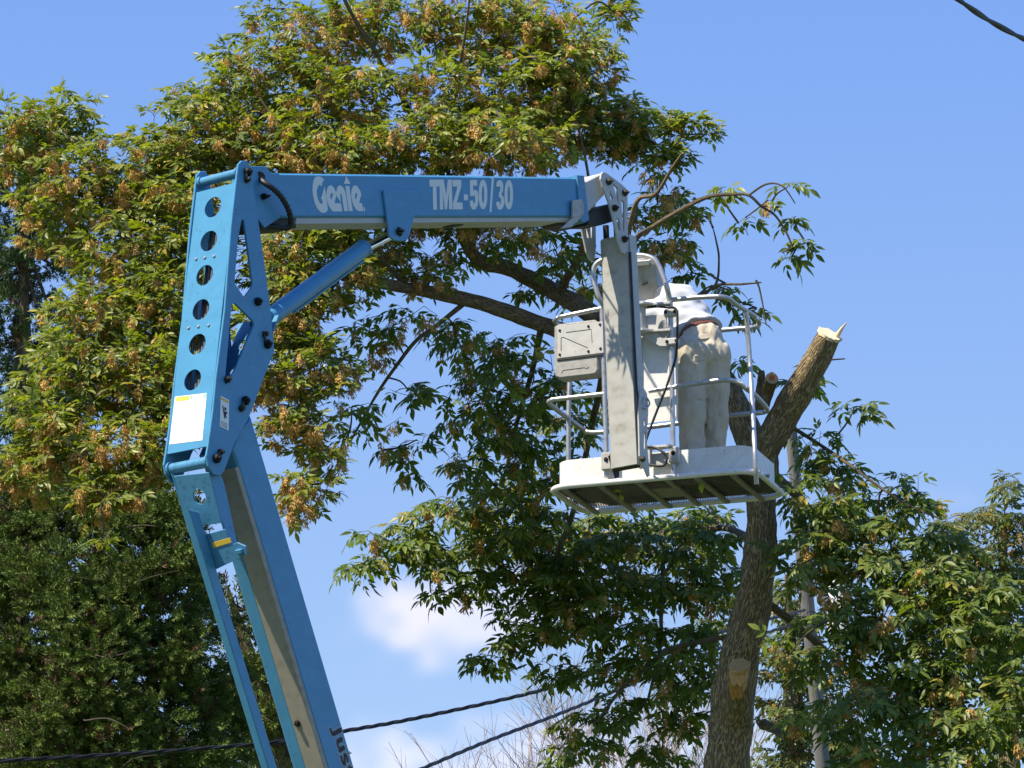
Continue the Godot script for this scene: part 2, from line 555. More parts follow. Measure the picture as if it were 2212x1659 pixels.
# ---------------------------------------------------------------- pole, transformer, cables
func build_pole_and_cables() -> void:
	var d := 38.0
	var base := at(1778, 1659, d)
	var top := at(1706, 905, d)
	var axis := (base - top).normalized()
	var foot := base + axis * (base.y / -axis.y)
	var t := thing("utility_pole", foot, "weathered grey wooden pole seen through leaves right of the trunk", "pole")
	var m := MB.new()
	var pts := PackedVector3Array()
	var rr := PackedFloat32Array()
	for i in 25:
		pts.append(foot.lerp(top, i / 24.0))
		rr.append(lerpf(0.115, 0.062, i / 24.0))
	var nz := FastNoiseLite.new()
	nz.frequency = 2.5
	tube(m, pts, rr, 16, true, nz, 0.012)
	part("shaft", m, M.pole, t)
	# bracket and can
	var c := at(1812, 1308, d - 0.15)
	var pm := foot.lerp(top, 0.86)
	var can := thing("transformer", c - Vector3(0, 0.27, 0), "pale metal can on the wooden pole, mostly hidden by leaves", "transformer")
	for y: float in [0.14, -0.16]:
		m = MB.new()
		rod(m, pole_at(foot, top, c.y + y), c + Vector3(-0.1, y, 0.05), 0.018)
		part("bracket", m, M.dark_steel, can)
	m = MB.new()
	var prof := [[-0.27, 0.0], [-0.27, 0.115], [-0.262, 0.125], [0.22, 0.125], [0.225, 0.135], [0.25, 0.135], [0.27, 0.10], [0.27, 0.0]]
	for i in prof.size() - 1:
		tube(m, PackedVector3Array([c + Vector3(0, prof[i][0], 0), c + Vector3(0, prof[i + 1][0] + 0.0005, 0)]), PackedFloat32Array([maxf(prof[i][1], 0.001), maxf(prof[i + 1][1], 0.001)]), 24, false)
	part("tank", m, M.insulator, can)
	m = MB.new()
	for i in 4:
		tube(m, PackedVector3Array([c + Vector3(-0.05, 0.27 + i * 0.03, 0.03), c + Vector3(-0.05, 0.295 + i * 0.03, 0.03)]), PackedFloat32Array([0.034, 0.02]), 12)
	part("bushing", m, M.insulator, can)
	# service drops
	cable([[-260, 1658, 26.5], [0, 1644, 27.0], [300, 1627, 27.7], [600, 1603, 28.4], [750, 1578, 29.0], [900, 1551, 29.8], [1150, 1496, 31.0], [1290, 1452, 32.0], [1434, 1404, 33.2], [1593, 1355, 35.0], [1738, 1318, 37.8]], 3, 0.0085, 0.0095, 0.60, "twisted black cable that crosses behind the lower boom", "overhead cable", "black cables strung to the wooden pole")
	cable([[620, 1790, 25.5], [760, 1727, 26.5], [915, 1659, 27.8], [1060, 1598, 29.2], [1200, 1545, 30.6], [1330, 1492, 32.0], [1450, 1440, 33.5], [1600, 1385, 35.6], [1742, 1340, 37.8]], 3, 0.0085, 0.0085, 0.8, "black cable that enters at the bottom edge below the other cable", "overhead cable", "black cables strung to the wooden pole")
	cable([[1900, -140, 14.0], [1990, -62, 14.4], [2075, 2, 14.8], [2140, 46, 15.2], [2212, 84, 15.6], [2300, 122, 16.2], [2460, 180, 17.0]], 2, 0.0085, 0.0045, 0.7, "thick black cable across the top right corner of the sky", "overhead cable")

func pole_at(foot: Vector3, top: Vector3, y: float) -> Vector3:
	return foot.lerp(top, (y - foot.y) / (top.y - foot.y))

func cable(px: Array, strands: int, r: float, off: float, pitch: float, label: String, category: String, group := "") -> void:
	var p := []
	for q in px:
		p.append(at(q[0], q[1], q[2]))
	var path := smooth(p, 90)
	var t := thing("overhead_cable", path[0], label, category, group)
	var side := (path[path.size() - 1] - path[0]).cross(Vector3.UP).normalized()
	for s in strands:
		var pts := PackedVector3Array()
		var run := 0.0
		for i in path.size():
			if i > 0:
				run += path[i].distance_to(path[i - 1])
			var a := TAU * (run / pitch + float(s) / strands)
			pts.append(path[i] + side * cos(a) * off + Vector3.UP * sin(a) * off)
		var m := MB.new()
		tube(m, pts, PackedFloat32Array([r]), 7)
		part("strand", m, M.cable, t)

# ---------------------------------------------------------------- foliage
var leaf_mesh: Array[ArrayMesh] = []
var seed_mesh: Array[ArrayMesh] = []
var spray_mesh: Array[ArrayMesh] = []

func leaflet(m: MB, o: Vector3, dir: Vector3, nrm: Vector3, ln: float, wd: float, droop: float) -> void:
	var side := dir.cross(nrm).normalized()
	var f := func(z: float, x: float) -> Vector3:
		return o + dir * (z * ln) - nrm * (droop * z * z * ln) + side * (x * wd) + nrm * (absf(x) * wd * 0.28)
	var st := [[0.0, 0.05], [0.22, 0.36], [0.48, 0.44], [0.74, 0.27], [1.0, 0.0]]
	for i in st.size() - 1:
		var a: Array = st[i]
		var b: Array = st[i + 1]
		for s: float in [-1.0, 1.0]:
			var p0: Vector3 = f.call(a[0], 0.0)
			var p1: Vector3 = f.call(b[0], 0.0)
			var q0: Vector3 = f.call(a[0], a[1] * s)
			var q1: Vector3 = f.call(b[0], b[1] * s)
			var nn := (p1 - p0).cross(q0 - p0).normalized()
			nn = nn if nn.dot(nrm) > 0.0 else -nn
			m.tri(p0, q0, p1, nn)
			if b[1] > 0.0:
				m.tri(q0, q1, p1, nn)

func make_leaf_meshes() -> void:
	var r := RandomNumberGenerator.new()
	r.seed = 3
	for k in 5:
		var m := MB.new()
		var Y := Vector3.UP
		var Z := Vector3.BACK
		var X := Vector3.RIGHT
		var stem := 0.05
		m.tri(X * 0.0012, -X * 0.0012, Z * stem, Y)
		m.tri(X * 0.001 + Z * stem, -X * 0.001 + Z * stem, Z * 0.10 - Y * 0.012, Y)
		var pairs := 2 if k < 3 else 1
		for i in pairs:
			var o := Z * (stem + i * 0.032) - Y * (0.004 * i)
			for s: float in [-1.0, 1.0]:
				var d := (X * s * r.randf_range(0.75, 1.0) + Z * r.randf_range(0.5, 0.85) - Y * r.randf_range(0.02, 0.3)).normalized()
				leaflet(m, o, d, (Y + X * s * r.randf_range(-0.1, 0.4) - Z * 0.1).normalized(), r.randf_range(0.068, 0.085), r.randf_range(0.031, 0.038), r.randf_range(0.08, 0.28))
		leaflet(m, Z * (stem + 0.032 * pairs) - Y * 0.01, (Z - Y * r.randf_range(0.05, 0.35) + X * r.randf_range(-0.2, 0.2)).normalized(), (Y + X * r.randf_range(-0.3, 0.3)).normalized(), r.randf_range(0.08, 0.10), r.randf_range(0.036, 0.044), r.randf_range(0.1, 0.3))
		leaf_mesh.append(m.mesh())
	for k in 4:
		var m := MB.new()
		m.tri(Vector3(0.001, 0, 0), Vector3(-0.001, 0, 0), Vector3(0, -0.13, 0), Vector3.BACK)
		for i in 15:
			var y := -0.015 - 0.0062 * i
			var a := r.randf() * TAU
			var dd := Vector3(cos(a), 0, sin(a))
			var o := Vector3(0, y, 0) + dd * r.randf_range(0.006, 0.036)
			for s: float in [-1.0, 1.0]:
				var sd := dd.cross(Vector3.UP)
				var d := (Vector3.DOWN * r.randf_range(0.7, 1.1) + sd * s * 0.42 + dd * r.randf_range(0.0, 0.6)).normalized()
				var w := d.cross(dd).normalized() * r.randf_range(0.0045, 0.0065)
				var L := r.randf_range(0.03, 0.038)
				var nn := d.cross(w).normalized()
				m.quad(o, o + d * L * 0.5 + w, o + d * L, o + d * L * 0.55 - w, nn)
				m.quad(o + nn * 0.003, o + d * 0.010 + w * 0.7, o + d * 0.013 - nn * 0.003, o + d * 0.010 - w * 0.7, (nn + w.normalized()).normalized())
		seed_mesh.append(m.mesh())
	for k in 4:                                        # a plume of scale-leaved evergreen twigs
		var m := MB.new()
		for i in 44:
			var z := r.randf_range(0.0, 0.13)
			var o := Vector3(0, 0, z)
			var a := r.randf() * TAU
			var d := (Vector3(cos(a), sin(a) * 0.75, r.randf_range(0.5, 1.3))).normalized()
			var L := r.randf_range(0.028, 0.06) * (1.15 - z * 3.0)
			var w := d.cross(Vector3(r.randf_range(-1, 1), r.randf_range(-1, 1), r.randf_range(-1, 1))).normalized() * r.randf_range(0.003, 0.0052)
			var nn := d.cross(w).normalized()
			m.quad(o, o + d * L * 0.45 + w, o + d * L, o + d * L * 0.5 - w, nn if nn.y > 0 else -nn)
			m.quad(o + d * L * 0.3, o + d * L * 0.6 + nn * 0.0045, o + d * L * 0.95 + nn * 0.003, o + d * L * 0.6 - nn * 0.0045, w.normalized())
		spray_mesh.append(m.mesh())

func colored(m: ArrayMesh, c: Color) -> ArrayMesh:
	var a := m.surface_get_arrays(0)
	var col := PackedColorArray()
	col.resize(a[Mesh.ARRAY_VERTEX].size())
	col.fill(c)
	a[Mesh.ARRAY_COLOR] = col
	var o := ArrayMesh.new()
	o.add_surface_from_arrays(Mesh.PRIMITIVE_TRIANGLES, a)
	return o

func scatter(called: String, meshes: Array[ArrayMesh], list: Array, mt: Material, parent: Node3D) -> void:    # list of [transform, variant, colour]
	var first: Node3D = null
	for k in meshes.size():
		var mine := list.filter(func(q): return q[1] == k)
		if mine.is_empty():
			continue
		var mm := MultiMesh.new()
		mm.transform_format = MultiMesh.TRANSFORM_3D
		mm.use_colors = true
		mm.mesh = meshes[k]
		mm.instance_count = mine.size()
		for i in mine.size():
			mm.set_instance_transform(i, mine[i][0])
			mm.set_instance_color(i, mine[i][2])
		var o := MultiMeshInstance3D.new()
		o.name = called
		o.multimesh = mm
		o.material_override = mt
		o.set_meta("kind", "stuff")
		if first == null:
			parent.add_child(o, true)
			o.position = -parent.position
			first = o
		else:
			first.add_child(o, true)

func singles(called: String, meshes: Array[ArrayMesh], list: Array, mt: Material, tints: Array, parent: Node3D) -> void:
	var made := {}
	for q in list:
		var ti: int = q[3]
		var key: int = q[1] * 16 + ti
		if not made.has(key):
			made[key] = colored(meshes[q[1]], tints[ti])
		var o := MeshInstance3D.new()
		o.name = called
		o.mesh = made[key]
		o.material_override = mt
		parent.add_child(o, true)
		var x: Transform3D = q[0]
		x.origin -= parent.position
		o.transform = x

func rand_dir() -> Vector3:
	var z := rng.randf_range(-1, 1)
	var a := rng.randf() * TAU
	var s := sqrt(1.0 - z * z)
	return Vector3(cos(a) * s, z, sin(a) * s)

func leaf_at(o: Vector3, dir: Vector3, sc: float, droop: float) -> Transform3D:
	var d := (dir * Vector3(1, 0.5, 1) + Vector3.DOWN * droop + rand_dir() * 0.3).normalized()
	var y := (Vector3.UP * 0.35 + SUN + Vector3.BACK * 0.5 + rand_dir() * 0.75).normalized()
	var x := y.cross(d).normalized()
	y = d.cross(x).normalized()
	return Transform3D(Basis(x * sc, y * sc, d * sc), o)

# branches that fill the given clumps of a crown; returns [twig mesh builder, leaves, seeds]
# clump: [u, v, ru, rv, depth, rd, density, brown, dark]
func fill_crown(nodes: PackedVector3Array, clumps: Array, sc: float, greens: Array, per := 1.0, droop := 0.2) -> Array:
	var m := MB.new()
	var leaves := []
	var seeds := []
	for c in clumps:
		var centre := at(c[0], c[1], c[4])
		var px: float = c[4] / F
		var best := 0
		var bd := 1e9
		for i in nodes.size():
			var q := nodes[i].distance_squared_to(centre)
			if q < bd:
				bd = q
				best = i
		var from := nodes[best]
		var dist := sqrt(bd)
		var local := PackedVector3Array([from])
		if dist > 0.05:
			var side := rand_dir() * dist * 0.12
			var mid := from.lerp(centre, 0.5) + side + Vector3.UP * dist * 0.07
			var pth := smooth([from, mid, centre], maxi(3, int(dist / 0.14)))
			var r0 := clampf(0.006 + dist * 0.007, 0.006, 0.022)
			var rr := PackedFloat32Array()
			for i in pth.size():
				rr.append(lerpf(r0, 0.005, float(i) / (pth.size() - 1)))
				local.append(pth[i])
			tube(m, pth, rr, 6, false)
		var count := int(c[2] * c[3] * PI / 1000.0 * c[6] * per / (sc * sc) * pow(px / 0.0032, 2.0)) + 1
		var tips := []
		for i in count:
			var q := rand_dir() * pow(rng.randf(), 0.42)
			tips.append(centre + rt * (q.x * c[2] * px) + up * (q.y * c[3] * px) - fw * (q.z * c[5]))
		tips.sort_custom(func(a, b): return a.distance_squared_to(centre) < b.distance_squared_to(centre))
		for tip: Vector3 in tips:
			var bi := 0
			var b2 := 1e9
			for i in local.size():
				var q := local[i].distance_squared_to(tip)
				if q < b2:
					b2 = q
					bi = i
			var a := local[bi]
			var L := sqrt(b2)
			if L < 0.03:
				continue
			var tip2 := tip - Vector3.UP * L * 0.08
			var mid := a.lerp(tip2, 0.55) + Vector3.UP * L * 0.10 + rand_dir() * L * 0.12
			var tr := clampf(0.0022 + L * 0.004, 0.0022, 0.008)
			tube(m, PackedVector3Array([a, mid, tip2]), PackedFloat32Array([tr, tr * 0.7, 0.0014]), 4, false)
			local.append(mid)
			local.append(tip2)
			nodes.append(tip2)
			var brown: float = c[7]
			var is_seed := rng.randf() < brown
			var td := (tip2 - mid).normalized()
			var nl := rng.randi_range(4, 7) if not is_seed else rng.randi_range(2, 4)
			for i in nl:
				var f := 1.0 if i == 0 else rng.randf_range(0.1, 1.0)
				var o := mid.lerp(tip2, f) if L < 0.5 or i % 2 == 0 else a.lerp(mid, f)
				var sd := td.cross(Vector3.UP).normalized() * (1.0 if i % 2 == 0 else -1.0)
				var ld := (td * (0.9 if i == 0 else 0.45) + sd * (0.1 if i == 0 else 0.8) + rand_dir() * 0.35).normalized()
				var ti := 3 if rng.randf() < 0.06 else rng.randi_range(0, 2)
				var col: Color = greens[ti]
				col = col * rng.randf_range(0.78, 1.25)
				leaves.append([leaf_at(o, ld, sc * rng.randf_range(0.65, 1.3), droop), rng.randi_range(0, 4), col, ti])
			if is_seed:
				for i in rng.randi_range(2, 6):
					var o := a.lerp(tip2, rng.randf_range(0.35, 1.0))
					var b := Basis(Vector3.UP, rng.randf() * TAU) * Basis(Vector3.RIGHT, rng.randf_range(-0.35, 0.35))
					var s := minf(sc, 0.8) * rng.randf_range(0.8, 1.35)
					var ti := rng.randi_range(0, 1)
					var col := Color(0.80, 0.57, 0.19).lerp(Color(0.58, 0.36, 0.10), rng.randf())
					seeds.append([Transform3D(b * s, o), rng.randi_range(0, 3), col, ti])
	return [m, leaves, seeds]

func limb(px: Array, rad: Array, m: MB, nodes: PackedVector3Array, sides := 18, step := 10, amp := 0.12, caps := true) -> PackedVector3Array:
	var p := []
	for q in px:
		if q[0] < 1330 and q[1] < 1080:
			q[2] += 0.9 * smoothstep(1330.0, 1150.0, q[0]) + 0.7 * smoothstep(450.0, 250.0, q[1])
		p.append(at(q[0], q[1], q[2]))
	var r := []
	for i in px.size():
		r.append(rad[i] * px[i][2] / F)
	var nz := FastNoiseLite.new()
	nz.seed = 9
	nz.frequency = 4.0
	nz.fractal_octaves = 3
	var pth := smooth(p, step)
	tube(m, pth, radii(r, step), sides, caps, nz, amp * r[r.size() / 2], 0.9)
	for i in range(0, pth.size(), 2):
		nodes.append(pth[i])
	return pth

func cut_face(called: String, at_end: Vector3, axis: Vector3, r: float, parent: Node3D, heart: float, mt: Material) -> void:
	var m := MB.new()
	var x := axis.cross(Vector3.UP).normalized()
	var y := axis.cross(x)
	var nz := FastNoiseLite.new()
	nz.frequency = 3.0
	var ring := PackedVector3Array()
	for i in 28:
		var a := TAU * i / 28
		ring.append(at_end + (x * cos(a) + y * sin(a)) * r * (1.0 + nz.get_noise_2d(cos(a) * 3, sin(a) * 3 + at_end.x * 9.0) * 0.22) + axis * nz.get_noise_2d(a * 2.0, 4.0) * r * 0.12)
	for i in 28:
		m.tri(at_end + axis * 0.006, ring[i] + axis * 0.004, ring[(i + 1) % 28] + axis * 0.004, axis)
		m.quad(ring[i] + axis * 0.004, ring[(i + 1) % 28] + axis * 0.004, ring[(i + 1) % 28] - axis * 0.02, ring[i] - axis * 0.02, (ring[i] - at_end).normalized())
	var o := part(called, m, mt, parent)
	if heart > 0.0:
		var h := MB.new()
		for i in 16:
			var a := TAU * i / 16
			var b := TAU * (i + 1) / 16
			h.tri(at_end + axis * 0.012, at_end + axis * 0.0075 + (x * cos(a) + y * sin(a)) * r * heart, at_end + axis * 0.0075 + (x * cos(b) + y * sin(b)) * r * heart, axis)
		part("heartwood", h, M.heart, o)

func build_maple() -> void:
	var nodes := PackedVector3Array()
	var foot := at(1555, 1700, 26.6)
	foot.y = 0.0
	var t := thing("maple_tree", foot, "tall leafy maple with tan seed clusters, its top limbs sawn off", "tree")
	# trunk and limbs
	var m := MB.new()
	var g := at(1555, 1700, 26.6)
	var trunk_px := [[1571, 1659, 26.4], [1579, 1570, 26.4], [1586, 1490, 26.35], [1604, 1400, 26.3], [1626, 1310, 26.3], [1640, 1220, 26.3], [1645, 1140, 26.3], [1643, 1060, 26.3], [1645, 985, 26.3], [1652, 940, 26.3]]
	var tr := [50, 48, 46, 42, 40, 37, 33, 32, 38, 34]
	limb([[1560, 2700, 26.9], [1560, 2350, 26.7], [1560, 2000, 26.5], [1566, 1800, 26.45]] + trunk_px, [95, 72, 60, 54] + tr, m, nodes, 30, 14, 0.16)
	part("trunk", m, M.bark, t)
	m = MB.new()
	var stub := limb([[1635, 1010, 26.3], [1655, 965, 26.25], [1690, 905, 26.2], [1722, 850, 26.1], [1755, 795, 26.0], [1793, 722, 25.9]], [30, 33, 34, 32, 29, 26], m, nodes, 26, 12, 0.14)
	part("limb", m, M.bark, t)
	var e := stub[stub.size() - 1]
	var ax := (e - stub[stub.size() - 4]).normalized()
	cut_face("cut_end", e, ax, 26.5 * 25.9 / F, t, 0.0, M.cut_pale)
	m = MB.new()
	tube(m, PackedVector3Array([e + rt * 0.055 - ax * 0.02, e + rt * 0.062 + ax * 0.05 , e + rt * 0.075 + ax * 0.095]), PackedFloat32Array([0.022, 0.012, 0.003]), 6)
	part("splinter", m, M.cut_pale, t)
	m = MB.new()
	tube(m, PackedVector3Array([e - rt * 0.075, e - rt * 0.073 + ax * 0.04]), PackedFloat32Array([0.010, 0.003]), 6)
	part("splinter", m, M.cut_pale, t)
	# left fork, on behind the basket, to the two long limbs
	m = MB.new()
	limb([[1640, 1000, 26.3], [1618, 945, 26.4], [1592, 880, 26.5], [1556, 815, 26.6], [1490, 765, 26.5], [1400, 728, 26.3], [1320, 700, 26.1], [1240, 655, 25.9], [1170, 615, 25.7], [1100, 580, 25.5], [1030, 560, 25.3], [985, 470, 25.1], [940, 340, 24.9], [880, 230, 24.7], [820, 130, 24.5], [760, 30, 24.3], [715, -60, 24.2]], [30, 33, 30, 27, 25, 23, 22, 20, 18, 17, 15, 11, 7, 5.5, 4.6, 4, 3.5], m, nodes, 18, 10, 0.2)
	part("limb", m, M.bark, t)
	m = MB.new()
	limb([[1345, 712, 26.15], [1290, 726, 25.9], [1240, 722, 25.6], [1170, 700, 25.4], [1090, 672, 25.2], [1000, 645, 25.0], [900, 626, 24.8], [800, 607, 24.6], [700, 585, 24.5], [600, 540, 24.4], [480, 470, 24.4], [360, 400, 24.5], [220, 345, 24.6], [100, 290, 24.6], [10, 245, 24.6], [-60, 215, 24.6]], [20, 20, 19, 18, 17, 15, 13, 11.5, 10, 9, 8, 6.5, 5.5, 4.5, 3.6, 3], m, nodes, 18, 10, 0.2)
	part("limb", m, M.bark, t)
	var minor := [
		[[[1210, 640, 25.8], [1222, 605, 25.7], [1243, 572, 25.6], [1262, 520, 25.5], [1275, 430, 25.3], [1262, 330, 25.0], [1236, 230, 24.7]], [11, 10, 9, 6, 4, 3, 2.2]],
		[[[1012, 648, 25.05], [950, 698, 24.95], [900, 735, 24.9], [860, 785, 25.0], [815, 850, 25.1], [770, 930, 25.2], [720, 1020, 25.2]], [6, 5, 4.5, 4, 3.2, 2.5, 1.8]],
		[[[975, 450, 25.1], [968, 350, 24.9], [978, 260, 24.7], [988, 170, 24.5], [1004, 80, 24.3], [1016, -20, 24.2]], [6, 5, 4, 3.5, 3, 2.5]],
		[[[700, 585, 24.5], [590, 640, 24.6], [470, 720, 24.7], [330, 800, 24.8], [200, 870, 24.9], [80, 940, 25.0]], [9, 8, 7, 6, 4.5, 3]],
		[[[880, 622, 24.8], [800, 530, 24.6], [720, 430, 24.4], [640, 320, 24.2], [560, 210, 24.1]], [6, 5, 4, 3, 2]],
		[[[1170, 705, 25.6], [1150, 800, 25.9], [1120, 900, 26.2], [1095, 1010, 26.5]], [8, 6, 5, 4]],
		[[[1320, 702, 26.2], [1300, 820, 26.7], [1270, 960, 27.0], [1240, 1100, 27.2], [1190, 1230, 27.3]], [10, 8, 7, 6, 4.5]],
		[[[1622, 1165, 26.6], [1560, 1140, 27.4], [1470, 1160, 28.0], [1370, 1135, 28.2], [1250, 1172, 28.2], [1110, 1150, 28.1], [1000, 1190, 27.9], [900, 1205, 27.8]], [9, 7, 6, 5, 4.5, 4, 3.2, 2.4]],
		[[[1430, 1150, 28.0], [1432, 1230, 27.6], [1428, 1330, 27.1], [1426, 1400, 27.1], [1400, 1510, 27.0]], [6, 5, 4.5, 4, 3]],
		[[[1600, 1370, 26.4], [1520, 1385, 26.7], [1440, 1408, 26.9], [1350, 1480, 27.0], [1290, 1560, 27.0]], [6, 5.5, 5, 4, 3]],
		[[[1665, 1020, 26.4], [1730, 1080, 26.7], [1800, 1160, 26.7], [1880, 1240, 26.6], [1960, 1340, 26.5], [2050, 1450, 26.4]], [11, 9, 7.5, 6, 4.5, 3]],
		[[[1715, 925, 26.2], [1770, 960, 26.2], [1830, 1000, 25.9], [1890, 1045, 25.8], [1960, 1090, 25.7], [2030, 1120, 25.6]], [4.5, 4, 3.5, 3, 2.5, 2]],
		[[[1655, 1300, 26.3], [1720, 1350, 26.4], [1800, 1420, 26.4], [1900, 1500, 26.3], [2010, 1560, 26.2]], [9, 8, 7, 5.5, 4]],
		[[[1300, 690, 26.0], [1340, 600, 25.7], [1372, 520, 25.5], [1395, 500, 25.4], [1455, 462, 25.3], [1525, 427, 25.2], [1579, 420, 25.15], [1617, 422, 25.1], [1645, 446, 25.1], [1674, 465, 25.1], [1699, 503, 25.1], [1712, 535, 25.1]], [8, 7, 6, 5.5, 5, 4.5, 3.8, 3.2, 2.8, 2.6, 2.2, 1.6]],
		[[[1350, 560, 25.6], [1362, 480, 25.4], [1380, 430, 25.3], [1417, 418, 25.2], [1452, 363, 25.1], [1475, 330, 25.0]], [6, 5.5, 5, 4.4, 3.5, 2.5]],
		[[[1617, 422, 25.1], [1655, 398, 25.05], [1690, 402, 25.0], [1718, 440, 25.0]], [2.6, 2.2, 1.8, 1.2]],
		[[[1480, 700, 26.2], [1510, 650, 26.0], [1548, 617, 25.9], [1600, 614, 25.8], [1645, 610, 25.8]], [5, 4, 3.2, 2.4, 1.6]],
		[[[1500, 640, 26.2], [1545, 616, 26.0], [1553, 560, 26.0], [1547, 520, 26.0], [1540, 492, 26.0]], [3, 2.8, 2.4, 2, 1.4]],
		[[[1655, 700, 25.7], [1648, 660, 25.7], [1640, 622, 25.7], [1633, 605, 25.7]], [1.4, 1.8, 2.2, 2.8]],
	]
	for q in minor:
		m = MB.new()
		limb(q[0], q[1], m, nodes, 9, 8, 0.15)
		part("branch", m, M.bark, t)
	# sawn stubs on the trunk
	m = MB.new()
	var s1 := limb([[1646, 885, 26.25], [1652, 862, 26.2], [1660, 838, 26.15], [1667, 817, 26.05]], [17, 15.5, 14.5, 13.5], m, nodes, 16, 6, 0.2)
	part("stub", m, M.bark, t)
	cut_face("cut_end", s1[s1.size() - 1], (s1[s1.size() - 1] - s1[s1.size() - 3]).normalized().lerp(-fw, 0.55).normalized(), 13.0 * 26.0 / F, t, 0.5, M.cut)
	m = MB.new()
	limb([[1636, 880, 26.25], [1640, 850, 26.2], [1644, 822, 26.2], [1645, 800, 26.2]], [8, 9, 11, 6], m, nodes, 10, 6, 0.5)
	part("stub", m, M.bark, t)
	m = MB.new()
	var s2 := limb([[1650, 1200, 26.3], [1675, 1192, 26.1], [1697, 1184, 25.95]], [16, 12, 10], m, nodes, 14, 6, 0.25)
	part("stub", m, M.bark, t)
	cut_face("cut_end", s2[s2.size() - 1], (s2[s2.size() - 1] - s2[s2.size() - 3]).normalized().lerp(-fw, 0.4).normalized(), 9.5 * 26.0 / F, t, 0.4, M.cut)
	m = MB.new()
	limb([[1650, 1565, 26.3], [1672, 1575, 26.1], [1688, 1590, 26.0]], [13, 9, 7], m, nodes, 12, 6, 0.3)
	part("stub", m, M.bark, t)
	# the big fresh cut: a low collar, its sawn face on top and the torn yellow wood below
	m = MB.new()
	limb([[1590, 1540, 26.3], [1592, 1500, 26.1], [1594, 1465, 26.0], [1596, 1440, 25.98]], [36, 34, 28, 23], m, nodes, 20, 6, 0.2)
	part("collar", m, M.bark, t)
	var cf := at(1597, 1437, 25.93)
	cut_face("cut_end", cf, (Vector3.UP * 0.75 - fw * 0.62 - rt * 0.15).normalized(), 0.076, t, 0.0, M.cut)
	var tn := (-fw + Vector3.UP * 0.05 - rt * 0.2).normalized()
	var tx := Vector3.UP.cross(tn).normalized()
	var ty := tn.cross(tx)
	for q in [[25.885, M.cut, [[1574, 1449], [1617, 1447], [1615, 1466], [1606, 1476], [1600, 1486], [1592, 1478], [1584, 1484], [1577, 1474]]],
		[25.905, M.cut_yellow, [[1575, 1470], [1604, 1468], [1607, 1490], [1603, 1507], [1595, 1512], [1590, 1506], [1583, 1514], [1576, 1497]]],
		[25.895, M.cut, [[1602, 1466], [1614, 1462], [1612, 1482], [1606, 1494], [1603, 1484]]]]:
		var TO := at(1594, 1480, q[0])
		var tp := PackedVector2Array()
		for w2 in q[2]:
			var w := hit(w2[0], w2[1], TO, tn) - TO
			tp.append(Vector2(w.dot(tx), w.dot(ty)))
		m = MB.new()
		plate(m, tp, [], TO, tx, ty, -0.05, 0.0, 0.004)
		part("torn_wood", m, q[1], t)
